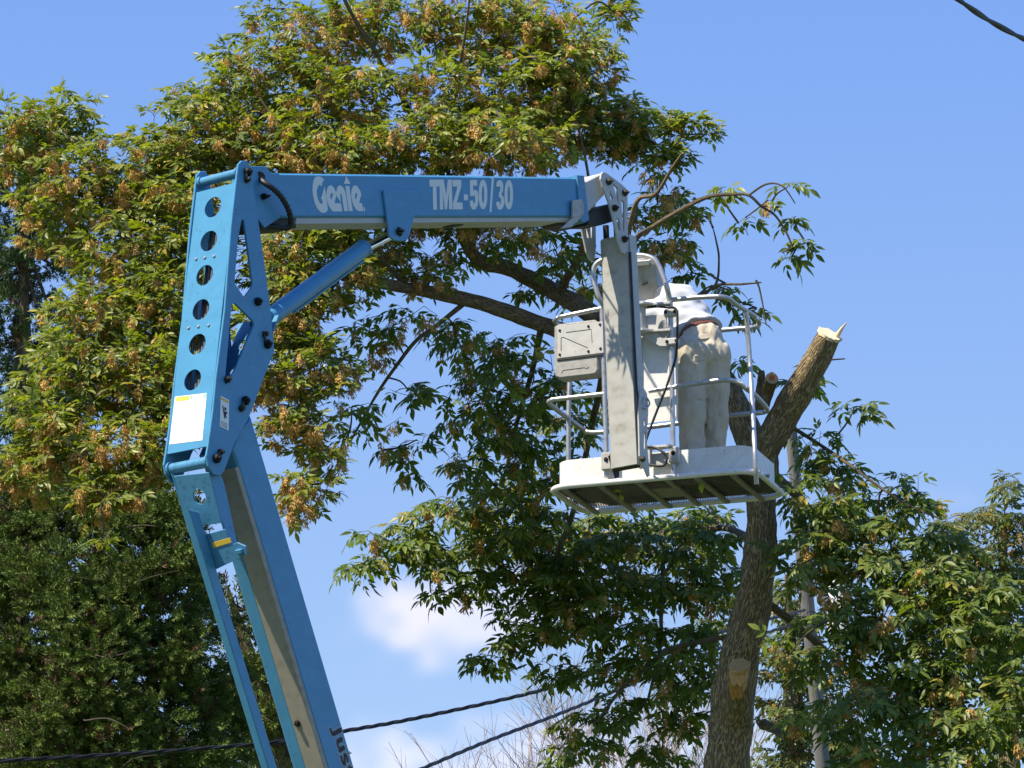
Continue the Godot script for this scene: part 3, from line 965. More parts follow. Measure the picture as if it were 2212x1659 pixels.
	# crown
	var lit := [
		[60, 300, 110, 110, 24.9, 1.0, 1.1, 0.4], [150, 250, 55, 80, 24.7, 0.7, 0.9, 0.05], [150, 430, 150, 120, 25.0, 1.1, 0.9, 0.4], [300, 380, 150, 110, 24.8, 1.0, 1.1, 0.25],
		[430, 300, 130, 110, 24.6, 1.0, 1.1, 0.2], [420, 220, 70, 60, 24.5, 0.6, 0.9, 0.05], [560, 180, 130, 110, 24.5, 1.0, 1.0, 0.2], [570, 20, 60, 35, 24.2, 0.4, 0.9, 0.1], [690, 90, 120, 100, 24.4, 1.0, 0.8, 0.4],
		[820, 40, 150, 80, 24.5, 1.0, 0.8, 0.35], [1000, 50, 130, 90, 24.6, 1.0, 0.8, 0.4], [1150, 60, 130, 90, 24.6, 1.0, 0.9, 0.45], [1330, 30, 50, 60, 24.6, 0.5, 0.8, 0.1], [1240, 140, 110, 100, 24.7, 1.0, 1.1, 0.3],
		[1110, 190, 130, 90, 24.8, 1.0, 0.9, 0.35], [950, 190, 130, 90, 24.8, 1.0, 0.75, 0.25], [1260, 270, 150, 90, 25.0, 1.0, 1.3, 0.3], [1080, 300, 160, 80, 25.0, 1.0, 1.3, 0.35], [900, 310, 150, 80, 24.9, 1.0, 0.95, 0.3],
		[730, 220, 130, 110, 24.7, 1.0, 1.0, 0.3], [740, 330, 150, 70, 24.6, 1.0, 1.3, 0.35], [580, 310, 140, 90, 24.6, 1.0, 1.3, 0.3], [1400, 290, 100, 60, 25.0, 0.7, 1.0, 0.2], [1480, 270, 55, 35, 24.9, 0.4, 1.1, 0.05], [1440, 340, 60, 30, 25.0, 0.4, 1.0, 0.1], [1525, 290, 30, 14, 24.8, 0.2, 1.0, 0.0],
		[400, 470, 130, 110, 24.8, 1.0, 1.3, 0.3], [270, 560, 140, 110, 24.9, 1.0, 1.3, 0.25], [340, 680, 110, 120, 24.9, 1.0, 1.4, 0.3], [200, 690, 120, 90, 25.0, 1.0, 1.2, 0.2], [150, 800, 110, 100, 25.0, 1.0, 1.1, 0.25],
		[290, 830, 120, 110, 24.9, 1.0, 1.4, 0.35], [130, 930, 120, 90, 25.0, 0.9, 1.1, 0.45], [260, 980, 110, 90, 24.9, 0.9, 1.3, 0.5], [70, 1010, 80, 70, 25.0, 0.7, 1.0, 0.55], [340, 960, 60, 90, 24.9, 0.6, 1.2, 0.5], [230, 1080, 90, 55, 24.9, 0.6, 1.0, 0.45], [40, 860, 60, 50, 25.0, 0.5, 0.7, 0.1], [225, 1165, 25, 20, 24.8, 0.2, 0.6, 0.0],
		[620, 560, 100, 80, 24.6, 0.8, 1.4, 0.35], [700, 480, 120, 70, 24.6, 0.8, 1.4, 0.35], [850, 450, 160, 70, 24.7, 0.9, 1.3, 0.35], [1000, 450, 130, 60, 24.9, 0.9, 1.2, 0.4], [640, 680, 80, 100, 24.7, 0.8, 1.4, 0.35], [730, 600, 90, 70, 24.6, 0.7, 1.1, 0.35], [680, 800, 100, 80, 24.8, 0.8, 1.1, 0.45], [820, 555, 90, 50, 24.7, 0.6, 1.1, 0.35],
		[620, 880, 60, 90, 24.9, 0.7, 1.1, 0.5], [690, 950, 70, 80, 25.0, 0.7, 0.8, 0.55], [640, 1060, 40, 80, 25.1, 0.5, 1.1, 0.7], [690, 1050, 40, 50, 25.1, 0.4, 0.5, 0.3], [925, 590, 60, 50, 24.8, 0.5, 0.8, 0.4], [440, 600, 60, 160, 25.0, 0.8, 1.2, 0.3], [400, 850, 60, 120, 25.0, 0.8, 1.2, 0.35], [560, 780, 50, 120, 24.9, 0.8, 1.1, 0.35],
	]
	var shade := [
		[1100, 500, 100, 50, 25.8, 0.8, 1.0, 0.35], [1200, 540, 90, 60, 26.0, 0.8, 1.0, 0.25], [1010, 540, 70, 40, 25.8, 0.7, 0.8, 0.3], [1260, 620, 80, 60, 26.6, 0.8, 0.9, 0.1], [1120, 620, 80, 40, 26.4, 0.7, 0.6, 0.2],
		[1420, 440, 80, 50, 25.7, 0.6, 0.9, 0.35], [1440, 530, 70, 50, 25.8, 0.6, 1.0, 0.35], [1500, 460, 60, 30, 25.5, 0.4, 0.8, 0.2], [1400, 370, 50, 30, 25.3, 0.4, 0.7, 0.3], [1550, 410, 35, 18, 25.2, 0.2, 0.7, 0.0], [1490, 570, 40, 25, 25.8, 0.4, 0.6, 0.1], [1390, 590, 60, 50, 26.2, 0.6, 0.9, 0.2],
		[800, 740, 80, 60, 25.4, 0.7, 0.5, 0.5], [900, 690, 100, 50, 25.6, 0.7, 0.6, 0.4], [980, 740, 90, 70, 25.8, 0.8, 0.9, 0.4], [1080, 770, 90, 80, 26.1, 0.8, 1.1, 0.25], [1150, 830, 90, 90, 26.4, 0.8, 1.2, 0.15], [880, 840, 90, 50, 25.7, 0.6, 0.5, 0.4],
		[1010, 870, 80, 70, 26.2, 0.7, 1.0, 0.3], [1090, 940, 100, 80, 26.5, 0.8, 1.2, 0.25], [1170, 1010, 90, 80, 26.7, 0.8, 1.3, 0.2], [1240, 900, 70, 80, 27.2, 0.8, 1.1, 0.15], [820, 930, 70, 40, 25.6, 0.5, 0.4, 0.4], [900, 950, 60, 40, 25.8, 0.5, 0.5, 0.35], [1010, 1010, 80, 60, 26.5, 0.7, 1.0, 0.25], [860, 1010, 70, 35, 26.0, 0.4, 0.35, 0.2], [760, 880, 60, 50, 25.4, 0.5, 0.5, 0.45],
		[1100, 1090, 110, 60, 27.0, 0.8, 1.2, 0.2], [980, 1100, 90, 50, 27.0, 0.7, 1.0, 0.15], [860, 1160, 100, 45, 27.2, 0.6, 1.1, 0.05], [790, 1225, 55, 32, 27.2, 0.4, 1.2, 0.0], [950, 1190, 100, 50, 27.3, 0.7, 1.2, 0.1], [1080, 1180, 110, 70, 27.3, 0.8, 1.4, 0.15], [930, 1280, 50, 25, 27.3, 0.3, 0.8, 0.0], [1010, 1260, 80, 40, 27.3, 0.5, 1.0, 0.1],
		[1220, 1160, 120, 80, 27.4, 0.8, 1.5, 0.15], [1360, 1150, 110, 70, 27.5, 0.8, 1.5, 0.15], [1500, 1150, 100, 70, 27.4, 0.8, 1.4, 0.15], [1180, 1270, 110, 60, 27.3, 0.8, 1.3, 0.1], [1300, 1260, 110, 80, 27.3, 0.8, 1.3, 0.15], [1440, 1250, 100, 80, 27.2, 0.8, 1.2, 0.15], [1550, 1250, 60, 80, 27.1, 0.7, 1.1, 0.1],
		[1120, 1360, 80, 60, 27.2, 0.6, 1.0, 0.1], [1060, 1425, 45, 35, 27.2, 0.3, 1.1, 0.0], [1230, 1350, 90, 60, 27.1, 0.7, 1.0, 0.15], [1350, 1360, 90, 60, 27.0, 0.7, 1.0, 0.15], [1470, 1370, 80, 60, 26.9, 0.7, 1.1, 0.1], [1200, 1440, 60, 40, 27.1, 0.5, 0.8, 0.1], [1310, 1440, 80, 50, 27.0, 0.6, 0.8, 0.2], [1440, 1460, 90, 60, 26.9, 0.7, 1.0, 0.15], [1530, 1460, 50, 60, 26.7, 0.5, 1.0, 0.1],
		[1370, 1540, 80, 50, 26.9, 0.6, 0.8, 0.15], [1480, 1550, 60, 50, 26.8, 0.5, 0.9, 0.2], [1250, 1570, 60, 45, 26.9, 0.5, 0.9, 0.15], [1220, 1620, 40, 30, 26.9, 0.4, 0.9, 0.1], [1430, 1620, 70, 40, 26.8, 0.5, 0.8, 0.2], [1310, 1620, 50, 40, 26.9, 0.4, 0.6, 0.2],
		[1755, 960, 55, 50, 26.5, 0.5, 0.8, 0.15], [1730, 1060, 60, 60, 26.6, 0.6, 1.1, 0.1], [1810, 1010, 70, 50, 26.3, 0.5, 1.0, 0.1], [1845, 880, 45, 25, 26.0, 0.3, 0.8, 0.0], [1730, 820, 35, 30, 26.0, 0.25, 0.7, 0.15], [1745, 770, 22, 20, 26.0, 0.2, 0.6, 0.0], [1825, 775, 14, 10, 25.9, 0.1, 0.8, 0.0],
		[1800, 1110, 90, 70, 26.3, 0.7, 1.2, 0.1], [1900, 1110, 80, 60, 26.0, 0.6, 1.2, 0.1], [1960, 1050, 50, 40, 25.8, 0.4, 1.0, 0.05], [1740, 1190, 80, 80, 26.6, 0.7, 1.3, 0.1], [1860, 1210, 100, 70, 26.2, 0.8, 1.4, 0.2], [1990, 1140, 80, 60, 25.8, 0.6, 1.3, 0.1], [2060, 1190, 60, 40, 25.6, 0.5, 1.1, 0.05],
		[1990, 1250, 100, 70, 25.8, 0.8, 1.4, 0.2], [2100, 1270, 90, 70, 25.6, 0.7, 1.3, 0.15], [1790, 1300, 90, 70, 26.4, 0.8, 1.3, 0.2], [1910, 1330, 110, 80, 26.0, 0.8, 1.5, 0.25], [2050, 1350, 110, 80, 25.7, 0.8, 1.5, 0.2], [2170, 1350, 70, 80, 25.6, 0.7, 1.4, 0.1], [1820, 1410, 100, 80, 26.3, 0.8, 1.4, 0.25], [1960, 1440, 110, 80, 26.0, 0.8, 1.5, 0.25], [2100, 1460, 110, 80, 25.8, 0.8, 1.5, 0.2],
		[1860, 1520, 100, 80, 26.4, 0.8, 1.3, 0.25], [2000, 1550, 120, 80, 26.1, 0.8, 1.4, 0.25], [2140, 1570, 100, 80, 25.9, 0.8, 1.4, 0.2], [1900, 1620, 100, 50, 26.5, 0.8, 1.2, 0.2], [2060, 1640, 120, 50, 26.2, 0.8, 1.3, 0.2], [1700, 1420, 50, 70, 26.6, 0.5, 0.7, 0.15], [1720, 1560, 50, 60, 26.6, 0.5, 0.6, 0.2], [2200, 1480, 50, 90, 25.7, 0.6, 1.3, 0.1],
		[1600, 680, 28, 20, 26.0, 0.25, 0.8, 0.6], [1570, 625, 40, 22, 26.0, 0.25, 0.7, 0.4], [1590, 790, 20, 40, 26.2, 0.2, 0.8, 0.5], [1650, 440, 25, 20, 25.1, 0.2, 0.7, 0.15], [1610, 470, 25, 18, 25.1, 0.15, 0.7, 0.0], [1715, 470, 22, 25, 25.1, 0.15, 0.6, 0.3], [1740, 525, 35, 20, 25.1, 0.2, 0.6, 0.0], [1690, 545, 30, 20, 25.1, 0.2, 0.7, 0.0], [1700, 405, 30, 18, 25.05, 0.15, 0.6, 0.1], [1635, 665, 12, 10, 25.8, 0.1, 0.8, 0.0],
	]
	for c in lit:
		# the crown is a dome: its lower boughs reach out further towards the lawn
		var side := smoothstep(450.0, 800.0, float(c[0]))
		c[4] = lerpf(25.9 - (c[1] - 300.0) / 700.0 * 2.3, 26.6 - c[1] / 350.0 * 1.15 if c[1] < 350 else 25.45 - (c[1] - 350.0) / 500.0 * 0.9, side)
		c[5] *= 0.5
		c[7] *= 1.25
		if c[0] > 1250 or (c[1] > 380 and c[1] < 620 and c[0] > 780):
			c[4] += 0.8
	lit.append_array([[1110, 285, 50, 25, 23.75, 0.2, 0.9, 0.25]])
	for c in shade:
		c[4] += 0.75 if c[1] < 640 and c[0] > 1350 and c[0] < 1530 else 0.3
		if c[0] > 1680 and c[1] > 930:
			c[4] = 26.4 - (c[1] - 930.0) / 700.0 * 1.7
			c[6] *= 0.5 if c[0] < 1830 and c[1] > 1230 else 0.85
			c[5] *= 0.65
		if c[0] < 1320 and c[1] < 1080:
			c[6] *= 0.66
	var by_reach := func(a, b): return near(nodes, at(a[0], a[1], a[4])) < near(nodes, at(b[0], b[1], b[4]))
	lit.sort_custom(by_reach)
	shade.sort_custom(by_reach)
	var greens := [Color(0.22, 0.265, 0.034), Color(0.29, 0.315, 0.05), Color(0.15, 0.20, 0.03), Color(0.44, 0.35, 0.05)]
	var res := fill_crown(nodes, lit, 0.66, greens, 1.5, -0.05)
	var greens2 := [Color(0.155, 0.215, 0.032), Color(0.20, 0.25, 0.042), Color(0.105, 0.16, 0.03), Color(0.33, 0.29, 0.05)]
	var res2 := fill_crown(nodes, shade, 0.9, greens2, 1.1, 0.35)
	res[0].v.append_array(res2[0].v)
	res[0].n.append_array(res2[0].n)
	res[0].t.append_array(res2[0].t)
	part("twigs", res[0], M.twig, t).set_meta("kind", "stuff")
	res[1].append_array(res2[1])
	res[2].append_array(res2[2])
	var leaves: Array = res[1]
	var seeds: Array = res[2]
	leaves.sort_custom(func(a, b): return a[0].origin.distance_squared_to(EYE) < b[0].origin.distance_squared_to(EYE))
	seeds.sort_custom(func(a, b): return a[0].origin.distance_squared_to(EYE) < b[0].origin.distance_squared_to(EYE))
	var inside := func(q) -> bool:
		var w: Vector3 = q[0].origin - EYE
		return absf(w.dot(rt)) < w.dot(fw) * 1106.0 / F and absf(w.dot(up)) < w.dot(fw) * 829.0 / F
	var split := func(list: Array) -> Array:
		var a := []
		var b := []
		for q in list:
			if a.size() < 300 and inside.call(q):
				a.append(q)
			else:
				b.append(q)
		return [a, b]
	var ls: Array = split.call(leaves)
	var ss: Array = split.call(seeds)
	singles("leaf", leaf_mesh, ls[0], M.leaf, greens, t)
	singles("seed_cluster", seed_mesh, ss[0], M.seed, [Color(0.70, 0.48, 0.16), Color(0.58, 0.35, 0.10)], t)
	scatter("leaves", leaf_mesh, ls[1], M.leaf, t)
	scatter("seed_clusters", seed_mesh, ss[1], M.seed, t)

func near(nodes: PackedVector3Array, p: Vector3) -> float:
	var b := 1e9
	for q in nodes:
		b = minf(b, q.distance_squared_to(p))
	return b

# ---------------------------------------------------------------- trees behind
func evergreen(called: String, label: String, base: Array, top: Array, d: float, clumps: Array, tint: Color, group: String) -> void:
	var b := at(base[0], base[1], d)
	var tp := at(top[0], top[1], d)
	var foot := Vector3(b.x, 0, b.z)
	var t := thing(called, foot, label, "tree", group)
	var m := MB.new()
	var nz := FastNoiseLite.new()
	nz.frequency = 2.0
	var path := smooth([foot, b, b.lerp(tp, 0.5) + rt * 0.05, tp], 10)
	var rr := PackedFloat32Array()
	for i in path.size():
		rr.append(lerpf(0.17, 0.02, float(i) / (path.size() - 1)))
	tube(m, path, rr, 12, true, nz, 0.02, 0.9)
	part("trunk", m, M.bark, t)
	var tw := MB.new()
	var list := []
	for c in clumps:
		var centre := at(c[0], c[1], d + c[4])
		var k := clampf((centre.y - 0.5 - foot.y) / (tp.y - foot.y), 0.05, 0.98)
		var from := path[int(k * (path.size() - 1))]
		var mid := from.lerp(centre, 0.55) - Vector3.UP * 0.15 + rand_dir() * 0.15
		var pth := smooth([from, mid, centre], 6)
		tube(tw, pth, PackedFloat32Array([0.03, 0.026, 0.022, 0.019, 0.017, 0.015, 0.013, 0.012, 0.011, 0.01, 0.009, 0.008, 0.006]), 6, false)
		var px := d / F
		var count := int(c[2] * c[3] * PI / 1000.0 * c[5] * 13.0)
		var sub := []
		for i in maxi(4, count / 24):
			var q := rand_dir() * pow(rng.randf(), 0.45)
			var s: Vector3 = centre + rt * (q.x * c[2] * px) + up * (q.y * c[3] * px) - fw * (q.z * (c[2] + c[3]) * 0.5 * px)
			sub.append(s)
			tube(tw, PackedVector3Array([pth[rng.randi_range(4, pth.size() - 1)], s]), PackedFloat32Array([0.011, 0.004]), 4, false)
		for i in count:
			var s: Vector3 = sub[rng.randi_range(0, sub.size() - 1)]
			var out := ((s - from) * Vector3(1, 0.3, 1)).normalized()
			var q := rand_dir()
			var o := s + q * pow(rng.randf(), 0.6) * Vector3(0.19, 0.11, 0.19)
			var dir := (out * 0.6 + Vector3.UP * rng.randf_range(0.0, 0.7) + q * 0.9).normalized()
			var y := (Vector3.UP + rand_dir() * 0.6).normalized()
			var x := y.cross(dir).normalized()
			y = dir.cross(x).normalized()
			var sc := rng.randf_range(0.8, 1.35)
			var col := tint * rng.randf_range(0.7, 1.35)
			if rng.randf() < 0.07:
				col = Color(0.14, 0.085, 0.035) * rng.randf_range(0.6, 1.3)
			list.append([Transform3D(Basis(x * sc, y * sc, dir * sc), o), rng.randi_range(0, 3), col])
	part("branches", tw, M.twig, t).set_meta("kind", "stuff")
	for i in clumps.size():
		var c: Array = clumps[i]
		if i % 2 == 0 and c[2] > 60:
			var a := at(c[0] + rng.randf_range(-60, 20), c[1] + rng.randf_range(-20, 30), d + c[4] - 0.35)
			var b2 := a + rt * rng.randf_range(0.15, 0.5) + Vector3.UP * rng.randf_range(-0.05, 0.2) - fw * 0.25
			var dm := MB.new()
			tube(dm, smooth([a - fw * -0.3, a, a.lerp(b2, 0.5) + rand_dir() * 0.05, b2], 4), PackedFloat32Array([0.011, 0.010, 0.009, 0.008, 0.007, 0.006, 0.006, 0.005, 0.004, 0.004, 0.003, 0.002, 0.0015]), 5)
			part("dead_bough", dm, M.twig, t)
	scatter("foliage", spray_mesh, list, M.needle, t)

func far_tree(called: String, label: String, foot_px: Array, d: float, trunk: Array, clumps: Array, greens: Array, group := "") -> void:
	var foot := at(foot_px[0], foot_px[1], d)
	foot.y = 0
	var t := thing(called, foot, label, "tree", group)
	var nodes := PackedVector3Array()
	var m := MB.new()
	var pts := [foot]
	for q in trunk:
		pts.append(at(q[0], q[1], d))
	var pth := smooth(pts, 8)
	var rr := PackedFloat32Array()
	for i in pth.size():
		rr.append(lerpf(0.2, 0.03, float(i) / (pth.size() - 1)))
		nodes.append(pth[i])
	tube(m, pth, rr, 10, true, null, 0.0, 0.9)
	part("trunk", m, M.bark, t)
	for c in clumps:
		c[4] += d
	var res := fill_crown(nodes, clumps, 1.15, greens, 1.5)
	part("twigs", res[0], M.twig, t).set_meta("kind", "stuff")
	scatter("leaves", leaf_mesh, res[1], M.leaf, t)
	scatter("seed_clusters", seed_mesh, res[2], M.seed, t)

func bare_tree(label: String, u: float, v0: float, v1: float, d: float, sd: int) -> void:
	var r := RandomNumberGenerator.new()
	r.seed = sd
	var foot := at(u, v0, d)
	foot.y = 0
	var top := at(u + r.randf_range(-20, 20), v1, d)
	var t := thing("bare_tree", foot, label, "tree", "leafless grey saplings far behind")
	var m := MB.new()
	var H := top.y
	var stems := 3
	for s in stems:
		var lean := Vector3(r.randf_range(-0.12, 0.12), 1.0, r.randf_range(-0.12, 0.12))
		var tip := foot + lean * H * r.randf_range(0.86, 1.0)
		var p := smooth([foot + Vector3(r.randf_range(-0.2, 0.2), 0, 0), foot.lerp(tip, 0.5) + Vector3(r.randf_range(-0.25, 0.25), 0, 0), tip], 10)
		var rr := PackedFloat32Array()
		for i in p.size():
			rr.append(lerpf(0.035, 0.004, float(i) / (p.size() - 1)))
		tube(m, p, rr, 6, false)
		for i in 30:
			var a := p[r.randi_range(int(p.size() * 0.45), p.size() - 2)]
			var dir := Vector3(r.randf_range(-1, 1), r.randf_range(0.7, 1.8), r.randf_range(-1, 1)).normalized()
			var L := r.randf_range(0.5, 1.5)
			var b := a + dir * L
			var q := PackedVector3Array([a, a.lerp(b, 0.5) + Vector3(r.randf_range(-0.08, 0.08), -0.04, 0), b])
			tube(m, q, PackedFloat32Array([0.011, 0.007, 0.003]), 4, false)
			for j in 4:
				var e := q[1].lerp(b, r.randf())
				var d2 := (dir + Vector3(r.randf_range(-0.9, 0.9), r.randf_range(-0.3, 0.6), r.randf_range(-0.9, 0.9))).normalized()
				tube(m, PackedVector3Array([e, e + d2 * r.randf_range(0.2, 0.6)]), PackedFloat32Array([0.005, 0.0025]), 3, false)
	part("stems", m, M.twig_grey, t)

func build_back_trees() -> void:
	var grp := "dark evergreens on the left"
	evergreen("cedar_tree", "broad dark cedar filling the lower left corner behind the cable", [190, 1700], [210, 960], 30.5, [
		[60, 1150, 100, 90, 0.2, 1.1], [190, 1110, 110, 80, 0.0, 1.1], [310, 1130, 90, 80, -0.2, 1.1], [370, 1080, 50, 60, 0.0, 0.7], [60, 1290, 110, 90, -0.2, 1.1], [190, 1260, 110, 90, -0.6, 1.1], [320, 1250, 100, 90, -0.4, 1.1], [60, 1430, 110, 90, -0.4, 1.1], [190, 1400, 110, 90, -0.9, 1.1],
		[330, 1380, 110, 90, -0.6, 1.1], [430, 1330, 60, 70, 0.2, 0.8], [60, 1570, 110, 90, -0.5, 1.1], [200, 1540, 120, 90, -1.1, 1.1], [340, 1520, 110, 90, -0.8, 1.1], [450, 1470, 70, 80, -0.2, 0.9], [90, 1660, 120, 60, -0.6, 1.0], [240, 1650, 120, 60, -1.1, 1.0], [380, 1640, 110, 60, -0.7, 1.0], [480, 1590, 70, 70, -0.2, 0.9], [400, 1210, 50, 60, 0.1, 0.8], [10, 1080, 60, 60, 0.4, 0.7], [120, 1030, 80, 50, 0.4, 0.8], [280, 1040, 80, 50, 0.3, 0.8], [20, 1220, 70, 80, 0.5, 1.0]], Color(0.135, 0.19, 0.03), grp)
	evergreen("cedar_tree", "narrow cedar seen between the lower boom and its side link", [600, 1700], [490, 1265], 33.0, [
		[500, 1300, 30, 35, 0.0, 0.8], [520, 1370, 45, 45, 0.0, 0.9], [540, 1450, 60, 55, 0.0, 1.0], [500, 1500, 50, 50, 0.1, 0.9], [560, 1540, 65, 55, -0.2, 1.0], [530, 1620, 80, 60, -0.1, 1.0], [620, 1630, 50, 40, 0.0, 0.9], [570, 1470, 40, 40, 0.2, 0.7], [690, 1640, 25, 14, 0.2, 0.5]], Color(0.16, 0.21, 0.034), grp)
	evergreen("cedar_tree", "tall thin evergreen behind the maple at the left edge", [35, 1300], [45, 290], 33.5, [
		[40, 360, 45, 45, 0.0, 0.7], [30, 430, 70, 50, 0.0, 0.8], [90, 440, 50, 40, 0.1, 0.7], [50, 510, 80, 45, 0.0, 0.9], [110, 520, 50, 40, 0.2, 0.7], [40, 580, 60, 45, 0.0, 0.8], [120, 590, 50, 40, 0.2, 0.7], [30, 660, 60, 50, 0.0, 0.9], [100, 670, 60, 35, 0.0, 0.7], [20, 740, 50, 40, 0.0, 0.7], [90, 770, 70, 35, 0.1, 0.7], [40, 830, 70, 50, 0.0, 0.9], [120, 860, 60, 50, 0.2, 0.9], [40, 920, 80, 60, 0.0, 1.0], [50, 1000, 90, 60, 0.0, 1.0]], Color(0.09, 0.145, 0.04), grp)
	var pale := [Color(0.13, 0.165, 0.04), Color(0.16, 0.19, 0.05), Color(0.11, 0.14, 0.035), Color(0.26, 0.21, 0.06)]
	far_tree("background_tree", "pale yellow-green tree standing far behind at the right edge", [2180, 1700], 47.0, [[2175, 1560], [2165, 1350], [2170, 1120]], [
		[2178, 1050, 28, 32, 0.0, 0.7, 1.0, 0.3], [2120, 1110, 38, 38, 0.0, 0.8, 1.0, 0.35], [2185, 1130, 40, 50, 0.0, 0.8, 1.0, 0.35], [2050, 1120, 40, 45, 0.2, 0.8, 0.9, 0.3], [2060, 1190, 60, 45, 0.0, 0.9, 1.0, 0.35], [2150, 1200, 70, 50, 0.0, 0.9, 1.1, 0.35], [2100, 1270, 80, 50, 0.0, 1.0, 1.0, 0.35], [2190, 1290, 50, 60, 0.0, 0.9, 1.0, 0.3], [2020, 1230, 50, 50, 0.3, 0.8, 0.8, 0.3], [2130, 1370, 90, 60, 0.0, 1.0, 0.9, 0.3], [2200, 1450, 60, 90, 0.0, 1.0, 0.9, 0.3]], pale, "pale trees far behind")
	far_tree("background_tree", "pale tree far behind between the trunk and the wooden pole", [1720, 1760], 50.0, [[1715, 1600], [1710, 1420], [1700, 1240]], [
		[1690, 1290, 40, 50, 0.0, 0.8, 0.9, 0.3], [1730, 1360, 50, 60, 0.0, 0.8, 1.0, 0.3], [1680, 1420, 55, 60, 0.0, 0.9, 1.0, 0.35], [1750, 1470, 60, 60, 0.0, 0.9, 1.0, 0.3], [1690, 1540, 60, 60, 0.0, 0.9, 1.0, 0.3], [1780, 1580, 70, 60, 0.0, 0.9, 1.0, 0.3], [1700, 1640, 80, 40, 0.0, 0.9, 0.9, 0.3], [1540, 1360, 40, 40, 0.3, 0.7, 0.6, 0.25], [1560, 1290, 40, 40, 0.3, 0.7, 0.6, 0.25], [1850, 1640, 80, 60, 0.0, 0.9, 1.0, 0.3]], pale, "pale trees far behind")
	var spots := [[1165, 1520], [1235, 1500], [1305, 1480], [1370, 1470], [1430, 1490], [1485, 1475], [1535, 1500], [1130, 1560], [1200, 1530], [1270, 1490], [1335, 1510], [1400, 1475], [1455, 1500], [1510, 1480], [1560, 1530], [1060, 1600], [1690, 1500], [985, 1620]]
	for i in spots.size():
		bare_tree("thin leafless grey tree among others far behind the hanging leaves", spots[i][0], 1760, spots[i][1], 58.0 + (i % 3) * 2.0, 100 + i)

# ---------------------------------------------------------------- the lift
func hexbolt(m: MB, c: Vector3, ax: Vector3, r: float, h: float) -> void:
	tube(m, PackedVector3Array([c, c + ax * h * 0.8, c + ax * h]), PackedFloat32Array([r, r, r * 0.8]), 6)
	tube(m, PackedVector3Array([c, c + ax * h * 0.25]), PackedFloat32Array([r * 1.45, r * 1.4]), 14)

func pin_head(parent: Node3D, u: float, v: float, k: float, r: float, dark := false) -> void:
	var m := MB.new()
	var c := bp(u, v, k)
	tube(m, PackedVector3Array([c, c + BN * 0.018, c + BN * 0.026]), PackedFloat32Array([r, r, r * 0.72]), 16)
	tube(m, PackedVector3Array([c + BN * 0.02, c + BN * 0.04]), PackedFloat32Array([r * 0.4, r * 0.35]), 6)
	part("pin", m, M.bolt_dark if dark else M.bolt, parent)

func keeper(parent: Node3D, u0: float, v0: float, u1: float, v1: float, k: float) -> void:    # pin with its retaining bolt
	pin_head(parent, u0, v0, k, 0.026, true)
	var m := MB.new()
	var a := bp(u0, v0, k + 0.012)
	var b := bp(u1, v1, k + 0.012)
	rod(m, a, b, 0.008, 8)
	hexbolt(m, bp(u1, v1, k), BN, 0.014, 0.03)
	part("keeper_bolt", m, M.bolt, parent)

func text3d(words: String, parent: Node3D, called: String, o: Vector3, ex: Vector3, ey: Vector3, w: float, h: float, mt: Material, weight := 700, italic := false, depth := 0.0015) -> MeshInstance3D:
	var f := SystemFont.new()
	f.font_names = PackedStringArray(["Droid Sans"])
	f.font_weight = weight
	f.font_italic = italic
	var tm := TextMesh.new()
	tm.text = words
	tm.font = f
	tm.font_size = 64
	tm.pixel_size = 0.01
	tm.depth = 0.1
	tm.curve_step = 1.0
	var bb := tm.get_aabb()
	var src := tm.get_mesh_arrays()
	var am := ArrayMesh.new()
	var v: PackedVector3Array = src[Mesh.ARRAY_VERTEX]
	var lo := Vector2(1e9, 1e9)
	var hi := Vector2(-1e9, -1e9)
	for q in v:
		lo = lo.min(Vector2(q.x, q.y))
		hi = hi.max(Vector2(q.x, q.y))
	var ez := ex.cross(ey).normalized()
	var nn := PackedVector3Array()
	var sn: PackedVector3Array = src[Mesh.ARRAY_NORMAL]
	for i in v.size():
		var q := v[i]
		v[i] = o + ex * ((q.x - lo.x) / (hi.x - lo.x) * w) + ey * ((q.y - lo.y) / (hi.y - lo.y) * h) + ez * (depth * (q.z / 0.1 + 0.5))
		nn.append((ex.normalized() * sn[i].x + ey.normalized() * sn[i].y + ez * sn[i].z).normalized())
	var arr := []
	arr.resize(Mesh.ARRAY_MAX)
	arr[Mesh.ARRAY_VERTEX] = v
	arr[Mesh.ARRAY_NORMAL] = nn
	if src[Mesh.ARRAY_INDEX] != null:
		arr[Mesh.ARRAY_INDEX] = src[Mesh.ARRAY_INDEX]
	am.add_surface_from_arrays(Mesh.PRIMITIVE_TRIANGLES, arr)
	return put(called, am, mt, parent)

